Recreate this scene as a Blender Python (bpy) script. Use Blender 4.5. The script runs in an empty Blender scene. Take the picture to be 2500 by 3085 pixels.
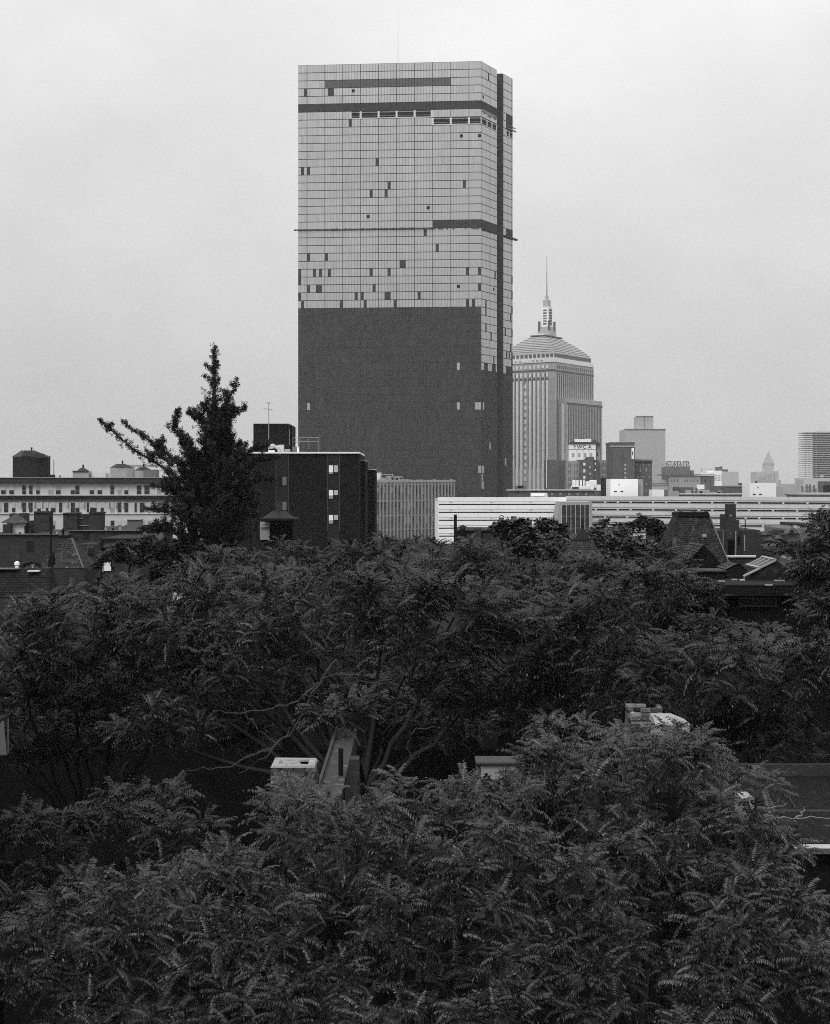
import bpy, math, random
import numpy as np
from mathutils import Vector, Matrix
random.seed(7)
rng = np.random.default_rng(11)

# ------------------------------------------------------------------ camera, sky, sun, exposure
sc = bpy.context.scene
COL = sc.collection
W_, H_ = 2500, 3085            # photograph size; the builders below take its pixel grid plus a real distance
F = 4200.0                     # focal length in those pixels
HY = 1450.0                    # horizon row
CZ = 22.0                      # eye height (m)
cam_d = bpy.data.cameras.new('camera')
cam_d.sensor_fit = 'VERTICAL'; cam_d.sensor_height = 36.0; cam_d.lens = 36.0 * F / H_
cam_d.shift_y = -(H_ / 2 - HY) / H_
cam_d.clip_start = 0.5; cam_d.clip_end = 12000
cam = bpy.data.objects.new('camera', cam_d); COL.objects.link(cam)
cam.location = (0, 0, CZ); cam.rotation_euler = (math.radians(90), 0, 0)
sc.camera = cam

SUN_EL, SUN_AZ = math.radians(45), math.radians(208)     # azimuth from +Y clockwise: behind the viewer, to the left
w = bpy.data.worlds.new('World'); sc.world = w; w.use_nodes = True
nt = w.node_tree; nt.nodes.clear()
def wn(t, **k):
    n = nt.nodes.new(t)
    for a, b in k.items(): setattr(n, a, b)
    return n
def wm(op, a, b=None, c=None):
    n = wn('ShaderNodeMath', operation=op)
    for i, v in enumerate((a, b, c)):
        if v is None: continue
        if isinstance(v, (int, float)): n.inputs[i].default_value = v
        else: nt.links.new(v, n.inputs[i])
    return n.outputs[0]
tc = wn('ShaderNodeTexCoord'); sep = wn('ShaderNodeSeparateXYZ')
nt.links.new(tc.outputs['Generated'], sep.inputs[0])
sky = wn('ShaderNodeTexSky', sky_type='NISHITA', sun_disc=False, sun_elevation=SUN_EL, sun_rotation=SUN_AZ, dust_density=4.0)
bw = wn('ShaderNodeRGBToBW'); nt.links.new(sky.outputs[0], bw.inputs[0])
up = wm('MAXIMUM', sep.outputs[2], 0.0)
over = wm('MULTIPLY_ADD', up, 2.0, 1.0)                   # overcast sky: zenith three times the horizon
mp = wn('ShaderNodeMapping'); mp.inputs['Scale'].default_value = (1.9, 1.9, 3.0)
nt.links.new(tc.outputs['Generated'], mp.inputs[0])
nz = wn('ShaderNodeTexNoise'); nz.inputs['Scale'].default_value = 2.4; nz.inputs['Detail'].default_value = 5
nz.inputs['Roughness'].default_value = 0.55
nt.links.new(mp.outputs[0], nz.inputs['Vector'])
cl = wm('MULTIPLY_ADD', nz.outputs[0], 0.46, 0.77)
ov = wm('MULTIPLY', wm('MULTIPLY', over, cl), 4.4)
tot = wm('ADD', ov, wm('MULTIPLY', bw.outputs[0], 0.04))
bg = wn('ShaderNodeBackground'); bg.inputs['Strength'].default_value = 0.12
nt.links.new(tot, bg.inputs['Color'])
wo = wn('ShaderNodeOutputWorld'); nt.links.new(bg.outputs[0], wo.inputs['Surface'])

sun_d = bpy.data.lights.new('sun', 'SUN'); sun_d.energy = 1.4; sun_d.angle = math.radians(18); sun_d.color = (1, 1, 1)
sun = bpy.data.objects.new('sun', sun_d); COL.objects.link(sun)
sv = Vector((math.sin(SUN_AZ) * math.cos(SUN_EL), math.cos(SUN_AZ) * math.cos(SUN_EL), math.sin(SUN_EL)))
sun.rotation_euler = sv.to_track_quat('Z', 'Y').to_euler(); sun.location = (-40, -60, 120)
vs = sc.view_settings
vs.view_transform = 'Standard'; vs.look = 'None'; vs.exposure = 0.0; vs.gamma = 1.0; vs.use_curve_mapping = False
sc.cycles.volume_bounces = 1
sc.cycles.max_bounces = 6
sc.cycles.use_denoising = False
sc.cycles.pixel_filter_type = 'BLACKMAN_HARRIS'; sc.cycles.filter_width = 1.0

# ------------------------------------------------------------------ materials (all grey: the photograph is black and white)
MATS = {}
def mat(name, v, rough=0.85, spec=0.25, var=0.25, scale=1.0, bump=0.0, metal=0.0, island=0.0, stretch=(1, 1, 1), spots=0.0, bscale=None):
    if name in MATS: return MATS[name]
    m = bpy.data.materials.new(name); m.use_nodes = True; t = m.node_tree; N = t.nodes; L = t.links
    p = N['Principled BSDF']; p.inputs['Roughness'].default_value = rough
    p.inputs['Specular IOR Level'].default_value = spec; p.inputs['Metallic'].default_value = metal
    g = N.new('ShaderNodeNewGeometry'); mpn = N.new('ShaderNodeMapping'); mpn.inputs['Scale'].default_value = stretch
    L.new(g.outputs['Position'], mpn.inputs[0])
    n = N.new('ShaderNodeTexNoise'); n.inputs['Scale'].default_value = scale; n.inputs['Detail'].default_value = 6
    n.inputs['Roughness'].default_value = 0.62
    L.new(mpn.outputs[0], n.inputs['Vector'])
    def mth(op, a, b, c=None):
        q = N.new('ShaderNodeMath'); q.operation = op
        for i, x in enumerate((a, b, c)):
            if x is None: continue
            if isinstance(x, (int, float)): q.inputs[i].default_value = x
            else: L.new(x, q.inputs[i])
        return q.outputs[0]
    f = mth('MULTIPLY_ADD', n.outputs[0], 2 * var, 1 - var)
    if island: f = mth('MULTIPLY', f, mth('MULTIPLY_ADD', g.outputs['Random Per Island'], 2 * island, 1 - island))
    val = mth('MULTIPLY', f, v)
    if spots:
        n2 = N.new('ShaderNodeTexNoise'); n2.inputs['Scale'].default_value = scale * 3.1; n2.inputs['Detail'].default_value = 3
        L.new(mpn.outputs[0], n2.inputs['Vector'])
        s = mth('SMOOTH_MIN', mth('MAXIMUM', mth('MULTIPLY_ADD', n2.outputs[0], 9.0, -5.4), 0.0), 1.0, 0.05)
        val = mth('ADD', val, mth('MULTIPLY', s, spots))
    L.new(val, p.inputs['Base Color'])
    if bump:
        b = N.new('ShaderNodeBump'); b.inputs['Strength'].default_value = bump; b.inputs['Distance'].default_value = 0.05
        n3 = N.new('ShaderNodeTexNoise'); n3.inputs['Scale'].default_value = bscale or scale * 6; n3.inputs['Detail'].default_value = 4
        L.new(mpn.outputs[0], n3.inputs['Vector']); L.new(n3.outputs[0], b.inputs['Height']); L.new(b.outputs[0], p.inputs['Normal'])
    MATS[name] = m
    return m
M_ground = mat('ground_soil', 0.008, spec=0.06, var=0.5, scale=0.4, bump=0.5)
M_glass = mat('mirror_glass', 0.485, rough=0.22, spec=0.5, metal=0.75, var=0.16, scale=0.03, island=0.06)
M_glass2 = mat('mirror_glass_dull', 0.42, rough=0.25, spec=0.5, metal=0.6, var=0.1, scale=0.3)
M_core = mat('tower_core', 0.03, spec=0.06, var=0.15, scale=0.1)
M_ply = mat('plywood', 0.042, var=0.25, scale=0.12, rough=0.9, spec=0.1, spots=0.012, island=0.16)
M_ply2 = mat('plywood_grey', 0.10, var=0.1, scale=0.4)
M_void = mat('void_black', 0.006, spec=0.06, var=0.1)
M_steel_w = mat('white_painted_steel', 0.62, var=0.1)
M_mast = mat('mast_steel', 0.28, var=0.1)
M_stone = mat('limestone', 0.46, var=0.22, scale=0.25, bump=0.1)
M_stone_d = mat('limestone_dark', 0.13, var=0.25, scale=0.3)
M_stone_l = mat('limestone_light', 0.9, var=0.12, scale=0.3)
M_roofstep = mat('roof_step_stone', 0.36, var=0.15, scale=0.2)
M_white = mat('white_paint', 0.83, var=0.05, scale=0.2)
M_white2 = mat('white_concrete', 0.86, var=0.12, scale=0.15, stretch=(1, 1, .3), bump=0.04)
M_conc = mat('pale_concrete', 0.56, var=0.18, scale=0.2, stretch=(1, 1, .3), bump=0.05)
M_conc2 = mat('grey_concrete', 0.30, var=0.15, scale=0.3)
M_conc3 = mat('ribbed_concrete', 0.30, var=0.3, scale=0.5, bump=0.2)
M_conc3d = mat('ribbed_concrete_panel', 0.13, var=0.3, scale=0.5)
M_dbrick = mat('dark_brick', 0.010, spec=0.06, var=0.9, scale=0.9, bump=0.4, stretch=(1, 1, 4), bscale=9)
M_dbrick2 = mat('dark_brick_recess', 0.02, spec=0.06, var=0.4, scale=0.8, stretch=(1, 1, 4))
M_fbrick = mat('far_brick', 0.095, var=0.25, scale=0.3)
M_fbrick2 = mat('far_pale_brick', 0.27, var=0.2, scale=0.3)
M_fpale = mat('far_pale_hazed_stone', 0.46, var=0.12, scale=0.08)  # paled so the colour carries part of the distance haze
M_fgrey = mat('far_grey_hazed_stone', 0.36, var=0.15, scale=0.1)  # lightened tone also holds some of the far haze
M_wallb = mat('buff_brick', 0.5, var=0.3, scale=0.6, bump=0.15, stretch=(1, 1, 2))
M_cornice = mat('dark_cornice', 0.045, spec=0.06, var=0.3, scale=0.6)
M_frame = mat('window_frame_paint', 0.5, var=0.15)
M_pane = mat('window_pane', 0.02, rough=0.08, spec=0.35, var=0.3)
M_blind_sky = mat('blind_and_sky_reflection', 0.45, var=0.2, scale=2)  # blinds, and sky reflection painted on some panes
M_white_sky = mat('white_and_sky_reflection', 0.85, var=0.05)  # white surfaces, and panes painted bright as reflected sky
M_brick = mat('sooty_brick', 0.04, spec=0.06, var=0.5, scale=2.0, bump=0.5, stretch=(1, 1, 3), spots=0.05, bscale=14)
M_brick_b = mat('chimney_brick', 0.05, var=0.55, scale=7.0, bump=0.6, spots=0.25, bscale=40)
M_mortar = mat('lime_mortar', 0.28, var=0.5, scale=5.0, bump=0.6)
M_mortar_w = mat('white_mortar_cap', 0.30, var=0.4, scale=5.0, bump=0.6)
M_slate = mat('slate', 0.042, spec=0.06, var=0.5, scale=1.5, island=0.4, rough=0.6, spots=0.07)
M_slate_m = mat('slate_mansard', 0.027, spec=0.06, var=0.6, scale=1.2, island=0.45, rough=0.7, spots=0.04)
M_slate_d = mat('slate_dark', 0.018, spec=0.06, var=0.5, scale=1.5, island=0.35, rough=0.6)
M_tin = mat('standing_seam_tin', 0.16, var=0.5, scale=1.2, rough=0.5, spots=0.12)
M_tar = mat('tar_roof', 0.02, spec=0.06, var=0.5, scale=1.0, bump=0.6, rough=0.9, spots=0.03)
M_gravel = mat('gravel_roof', 0.018, spec=0.06, spots=0.05, var=0.9, scale=5.0, bump=0.9, rough=0.95, bscale=60)
M_black = mat('black_metal', 0.012, spec=0.06, var=0.3, rough=0.6)
M_galv = mat('galvanised_metal', 0.45, var=0.3, scale=2, rough=0.45, metal=0.4)
M_timber = mat('weathered_timber', 0.07, spec=0.06, var=0.4, scale=2, stretch=(4, 4, 0.6), bump=0.3)
M_plank = mat('pale_timber', 0.35, var=0.35, scale=3, stretch=(4, 4, 0.6))
M_bark = mat('ailanthus_bark', 0.03, spec=0.06, var=0.4, scale=5, bump=0.5, stretch=(1, 1, .4), rough=0.8)
M_twig = mat('pale_dead_twig', 0.055, var=0.4, scale=6)
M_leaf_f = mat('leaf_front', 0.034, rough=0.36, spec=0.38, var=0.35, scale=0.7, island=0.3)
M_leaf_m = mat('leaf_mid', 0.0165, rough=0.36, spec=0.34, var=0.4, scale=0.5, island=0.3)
M_leaf_b = mat('leaf_broad', 0.03, rough=0.4, spec=0.3, var=0.35, scale=0.8, island=0.35)
M_leaf_g = mat('leaf_ginkgo', 0.018, rough=0.5, spec=0.2, var=0.4, scale=0.8, island=0.35)
M_lettering = mat('dark_lettering', 0.05, var=0.1)

# ------------------------------------------------------------------ helpers
def X(px, D): return (px - 1250.0) / F * D
def Z(py, D): return CZ - (py - HY) / F * D
def P(px, py, D): return Vector((X(px, D), D, Z(py, D)))
ORG = {}
class MB:
    def __init__(s): s.v = []; s.f = []
    def add(s, vs, fs):
        b = len(s.v); s.v += [tuple(x) for x in vs]; s.f += [tuple(i + b for i in f) for f in fs]; return s
    def box(s, x0, x1, y0, y1, z0, z1):
        if x0 > x1: x0, x1 = x1, x0
        if z0 > z1: z0, z1 = z1, z0
        return s.add([(x0, y0, z0), (x1, y0, z0), (x1, y1, z0), (x0, y1, z0), (x0, y0, z1), (x1, y0, z1), (x1, y1, z1), (x0, y1, z1)],
                     [(0, 3, 2, 1), (4, 5, 6, 7), (0, 1, 5, 4), (1, 2, 6, 5), (2, 3, 7, 6), (3, 0, 4, 7)])
    def fb(s, px0, py0, px1, py1, D, depth, ground=False, dz=0):
        return s.box(X(px0, D), X(px1, D), D, D + depth, 0 if ground else Z(py1, D) + dz, Z(py0, D) + dz)
    def ob(s, O, a, b, a0, a1, b0, b1, z0, z1):
        c = []
        for z in (z0, z1):
            for (i, j) in ((a0, b0), (a1, b0), (a1, b1), (a0, b1)):
                c.append((O[0] + a[0] * i + b[0] * j, O[1] + a[1] * i + b[1] * j, z))
        return s.add(c, [(0, 3, 2, 1), (4, 5, 6, 7), (0, 1, 5, 4), (1, 2, 6, 5), (2, 3, 7, 6), (3, 0, 4, 7)])
    def prism(s, poly, z0, z1):
        n = len(poly)
        return s.add([(p[0], p[1], z0) for p in poly] + [(p[0], p[1], z1) for p in poly],
                     [tuple(range(n - 1, -1, -1)), tuple(range(n, 2 * n))] + [(i, (i + 1) % n, n + (i + 1) % n, n + i) for i in range(n)])
    def frustum(s, lo, hi):                       # two rings of the same length
        n = len(lo)
        return s.add(list(lo) + list(hi), [tuple(range(n - 1, -1, -1)), tuple(range(n, 2 * n))] + [(i, (i + 1) % n, n + (i + 1) % n, n + i) for i in range(n)])
    def tube(s, pts, rad, n=6):
        pts = [Vector(p) for p in pts]
        if not hasattr(rad, '__len__'): rad = [rad] * len(pts)
        rings = []
        for i, p in enumerate(pts):
            d = (pts[min(i + 1, len(pts) - 1)] - pts[max(i - 1, 0)])
            if d.length < 1e-6: d = Vector((0, 0, 1))
            d.normalize()
            u = d.cross(Vector((0.3, 0.2, 1)) if abs(d.z) < .9 else Vector((1, 0, 0))).normalized(); v = d.cross(u)
            rings.append([p + (u * math.cos(2 * math.pi * k / n) + v * math.sin(2 * math.pi * k / n)) * rad[i] for k in range(n)])
        vs = [q for r in rings for q in r]; fs = []
        for i in range(len(pts) - 1):
            for k in range(n): fs.append((i * n + k, i * n + (k + 1) % n, (i + 1) * n + (k + 1) % n, (i + 1) * n + k))
        fs += [tuple(range(n - 1, -1, -1)), tuple(range((len(pts) - 1) * n, len(pts) * n))]
        return s.add(vs, fs)
    def build(s, name, material, parent=None, kind=None, smooth=False):
        me = bpy.data.meshes.new(name)
        o = ORG.get(parent.name, Vector()) if parent else Vector()
        me.from_pydata([(x - o[0], y - o[1], z - o[2]) for x, y, z in s.v], [], s.f); me.update()
        if smooth:
            for q in me.polygons: q.use_smooth = True
        return link(name, me, material, parent, kind)
def link(name, me, material=None, parent=None, kind=None, loc=None, mw=None):
    ob = bpy.data.objects.new(name, me); COL.objects.link(ob)
    if material and not me.materials: me.materials.append(material)
    if parent:
        ob.parent = parent; ORG[ob.name] = ORG[parent.name]
        if loc is not None: ob.location = Vector(loc) - ORG[parent.name]
        if mw is not None:
            mm = mw.copy(); mm.translation -= ORG[parent.name]; ob.matrix_local = mm
    if kind: ob['kind'] = kind
    return ob
def thing(name, label, cat, loc, group=None):
    e = bpy.data.objects.new(name, None); COL.objects.link(e); e.empty_display_size = 0.3
    e.location = loc; ORG[e.name] = Vector(loc); tag(e, label, cat, group); return e
def tag(o, label, cat, group=None):
    o['label'] = label; o['category'] = cat
    if group: o['group'] = group
    return o
def part(name, material, parent, *boxes):
    m = MB()
    for b in boxes: m.fb(*b)
    return m.build(name, material, parent)
def text_part(s, name, material, parent, loc, size, rot=(math.pi / 2, 0, 0), ext=0.05, sx=1.0):
    cu = bpy.data.curves.new(name, 'FONT'); cu.body = s; cu.size = size; cu.extrude = ext; cu.align_x = 'CENTER'
    t = bpy.data.objects.new(name, cu); COL.objects.link(t)
    bpy.context.view_layer.update()
    me = bpy.data.meshes.new_from_object(t.evaluated_get(bpy.context.evaluated_depsgraph_get()))
    bpy.data.objects.remove(t)
    o = link(name, me, material, parent, loc=loc); o.rotation_euler = rot; o.scale = (sx, 1, 1)
    return o

# ------------------------------------------------------------------ setting
g = MB().add([(-3800, -400, 0), (3800, -400, 0), (3800, 4600, 0), (-3800, 4600, 0)], [(0, 1, 2, 3)]).build('ground', M_ground)
g['kind'] = 'structure'

# ------------------------------------------------------------------ the glass tower
def build_tower():
    FH, H = 3.98, Z(184, 700)
    A = Vector((X(898, 707.3), 707.3)); B = Vector((X(1449, 700), 700)); C = Vector((X(1544, 731), 731))
    T = thing('glass_tower', 'tall slab tower of mirror glass with plywood sheeting over its lower half', 'tower', (B.x - 40, B.y + 15, 0))
    u1 = (B - A).normalized(); L1 = (B - A).length; u2 = (C - B).normalized(); L2 = (C - B).length
    n1 = Vector((u1.y, -u1.x)); n2 = Vector((u2.y, -u2.x))
    t1, t2 = 0.49, 0.69
    c1 = B + u2 * L2 * t1; c2 = B + u2 * L2 * t2; ap = B + u2 * L2 * 0.5 * (t1 + t2) - n2 * 7.0
    back = A - B
    MB().prism([A, B, c1, ap, c2, C, C + back, A + u2 * L2], 0, H).build('core', M_core, T)
    MB().prism([B + u2 * L2 * .3 + u1 * -20, B + u2 * L2 * .3 - u1 * 45, B + u2 * L2 * .7 - u1 * 45, B + u2 * L2 * .7 - u1 * 20], H + .01, H + .6).build('roof_curb', M_core, T)
    NC = 61; w1 = L1 / NC
    NR1 = 12; w2 = L2 * t1 / NR1; NR2 = 7; w3 = L2 * (1 - t2) / NR2
    faces = {'a': (A, u1, n1, w1, NC), 'b': (B, u2, n2, w2, NR1), 'c': (c2, u2, n2, w3, NR2)}
    def zt(r): return H - FH * r
    ply = set(); grey = set(); half = set(); light = set(); dull = set(); opened = set()
    for c in range(NC): ply.add(('a', 5, c))
    for c in range(45, NC): ply.add(('a', 20, c))
    for c in range(9, 51): grey.add(('a', 2, c))
    S = {3: [2, 10, 11], 7: [17], 12: [26], 13: [1, 3], 15: [30, 55], 16: [24, 29], 21: [42], 23: [46], 24: [3, 9], 25: [34, 35],
         26: [0, 5, 7, 10, 24, 30, 56, 60], 27: [0], 28: [3, 6, 7, 25, 60], 29: [0, 19, 21, 29, 30, 40], 30: [1, 14, 22, 32, 56, 58]}
    for r, cs in S.items():
        for c in cs: ply.add(('a', r, c))
    for k in ((3, 18), (9, 54), (9, 60), (18, 43), (19, 23), (28, 53)): half.add(('a',) + k)
    for k in ((3, 3), (3, 8), (4, 14), (6, 4), (9, 1), (9, 5), (11, 3), (12, 48), (10, 4), (28, 33), (7, 39)): dull.add(('a',) + k)
    for c in range(18, 45): opened.add(('a', 6, c))
    for c in range(45, NC): opened.add(('a', 7, c))
    for c in range(NR1): opened.add(('b', 7, c)); ply.add(('b', 5, c)); ply.add(('b', 20, c))
    for c in range(2, NR2): ply.add(('c', 5, c)); ply.add(('c', 6, c)); ply.add(('c', 20, c)); opened.add(('c', 7, c))
    for k in ((1, 5), (26, 10), (30, 3), (31, 3), (33, 3), (37, 9), (38, 2), (38, 3), (38, 4), (38, 8), (38, 9), (38, 10), (34, 7)): ply.add(('b',) + k)
    for k in ((4, 1), (28, 9)): half.add(('b',) + k)
    for k in ((26, 6), (28, 6), (30, 6), (31, 5), (33, 1), (33, 6), (35, 5), (36, 2), (36, 4), (36, 6), (37, 6), (38, 2), (38, 3), (38, 4), (38, 5), (38, 6)): ply.add(('c',) + k)
    light |= {('a', 43, 3), ('a', 38, 53), ('a', 43, 53), ('a', 43, 59), ('a', 43, 60), ('a', 51, 60), ('b', 43, 1), ('b', 48, 6), ('b', 51, 0), ('b', 51, 1), ('b', 52, 0), ('b', 53, 0), ('b', 53, 1), ('c', 50, 1)}
    lastrow = {'a': 30, 'b': 38, 'c': 38}
    bot = {'a': 31, 'b': 39, 'c': 39}
    def quad_box(m, f, c0, c1, z0, z1, d0, d1):
        O, u, n, w_, _ = faces[f]
        m.ob((O.x, O.y), u, n, c0, c1, d0, d1, z0, z1)
    # plywood sheeting over the lower storeys
    for f in 'abc':
        O, u, n, w_, nc = faces[f]
        m = MB()
        for r in range(bot[f], int(H / FH) + 1):
            for c in range(nc): quad_box(m, f, c * w_ + .03, (c + 1) * w_ - .03, max(0.05, zt(r + 1) + .05), zt(r) - .05, .02, .14)
        m.build('plywood_sheeting', M_ply, T, 'stuff')
    panes = []
    def rect(f, r, c):
        O, u, n, w_, nc = faces[f]
        gl = 0.16 if (f == 'a' and (c - 3) % 6 == 0) or (f != 'a' and c % 6 == 0) else 0.05
        gr = 0.16 if (f == 'a' and (c - 2) % 6 == 0) or (f != 'a' and c % 6 == 5) else 0.05
        return c * w_ + gl, (c + 1) * w_ - gr, zt(r + 1) + .17, zt(r) - .17
    def item(name, material, f, r, c, d=0.1, cut=None):
        a0, a1, z0, z1 = rect(f, r, c)
        if cut: z0, z1 = z0 + (z1 - z0) * cut[0], z0 + (z1 - z0) * cut[1]
        m = MB(); quad_box(m, f, a0, a1, z0, z1, 0.02, d); return m.build(name, material, T)
    rest = MB()
    near = sorted([(f, r, c) for f in 'abc' for r in range(lastrow[f] + 1) for c in range(faces[f][4])],
                  key=lambda k: (faces[k[0]][0] + faces[k[0]][1] * k[2] * faces[k[0]][3]).length + 0.6 * abs(k[1] - 20))
    n_obj = 0
    for k in near:
        f, r, c = k
        if k in ply: item('plywood_panel', M_ply, f, r, c, 0.09)
        elif k in grey: item('grey_panel', M_ply2, f, r, c, 0.09)
        elif k in opened: continue
        elif k in dull: item('dull_pane', M_glass2, f, r, c)
        elif k in half:
            item('broken_pane', M_glass2, f, r, c, cut=(0, .38)); item('broken_pane', M_glass2, f, r, c, cut=(.82, 1))
            item('hole', M_void, f, r, c, 0.05, cut=(.38, .82))
        elif n_obj < 300: item('glass_pane', M_glass, f, r, c); n_obj += 1
        else:
            a0, a1, z0, z1 = rect(f, r, c); quad_box(rest, f, a0, a1, z0, z1, 0.02, 0.1)
    rest.build('glazing', M_glass, T, 'stuff')
    for k in light:
        f, r, c = k; item('glass_pane', M_glass, f, r, c, 0.2)
    # storeys stripped of their glass: slab edges and columns
    for f, r, c0, c1, cols in (('a', 6, 18, 45, (21, 27, 33, 39, 45)), ('a', 7, 45, 61, (45, 51, 57)), ('b', 7, 0, 12, (0, 4.3, 8, 11.6)), ('c', 7, 2, 7, (2, 4.4, 6.7))):
        w_ = faces[f][3]
        m = MB(); quad_box(m, f, c0 * w_, c1 * w_, zt(r + 1) + .1, zt(r + 1) + .55, .02, .12); m.build('sill', M_steel_w, T)
        m = MB(); quad_box(m, f, c0 * w_, c1 * w_, zt(r) - .85, zt(r) - .5, .02, .09); m.build('slab_edge', M_steel_w if f != 'a' else M_conc2, T)
        m = MB(); quad_box(m, f, c0 * w_, c1 * w_, zt(r + 1) + 1.35, zt(r + 1) + 1.5, .02, .08); m.build('guard_rail', M_conc2, T)
        m = MB(); quad_box(m, f, c0 * w_, c1 * w_, zt(r + 1) + .56, zt(r) - .2, .004, .015); m.build('unlit_storey_sheet', M_void, T)  # black sheet stands for the unlit depth inside
        for cc in cols:
            m = MB(); cc = min(cc, c1 - .3); quad_box(m, f, cc * w_ - .5, cc * w_ + .5, zt(r + 1) + .12, zt(r) - .2, .02, .2); m.build('column', M_steel_w, T)
    # ragged debris net hung under the twenty-first storey
    m = MB(); z = zt(21); x = -2.0
    while x < L1 + .5:
        l = random.uniform(.5, 1.6); sag = random.uniform(-.2, .25)
        if x < L1 * .74 or random.random() < .5:
            quad_box(m, 'a', x, x + l, z - .28 - abs(sag), z + .12 + max(0, sag), .1, 1.3)
        x += l * random.uniform(.75, 1.0)
    for f in 'bc':
        x = 0
        nc = faces[f][4] * faces[f][3]
        while x < nc + (2.4 if f == 'c' else 0):
            l = random.uniform(.8, 2.0); quad_box(m, f, x, x + l, z - .5 - random.uniform(0, .5), z - .1, .1, 1.4); x += l * .9
    m.build('debris_net', mat('net_rope', 0.05), T)
    m = MB()
    for q in range(26):
        a = random.uniform(0, L2 * t1); quad_box(m, 'b', a, a + random.uniform(.4, 1.8), zt(6) - random.uniform(.2, 2.4), zt(6) + .1 - random.uniform(0, 2), .1, .5)
    m.build('hanging_scaffold', M_mast, T)
    m = MB(); quad_box(m, 'c', 4.5, L2 * .31 + 3.0, zt(7) + .4, zt(7) + .75, .1, 1.0); quad_box(m, 'c', 4.5, L2 * .31 + 2.0, zt(6.6) + .4, zt(6.6) + .6, .1, .9); m.build('swing_stage', M_conc2, T)
    m = MB(); mx, my = X(1199, 716), 716
    m.tube([(mx, my, H), (mx, my, Z(110, 716)), (mx, my, Z(32, 716))], [.22, .15, .08], 6); m.build('roof_mast', mat('pale_mast', 0.75), T)
build_tower()

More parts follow.
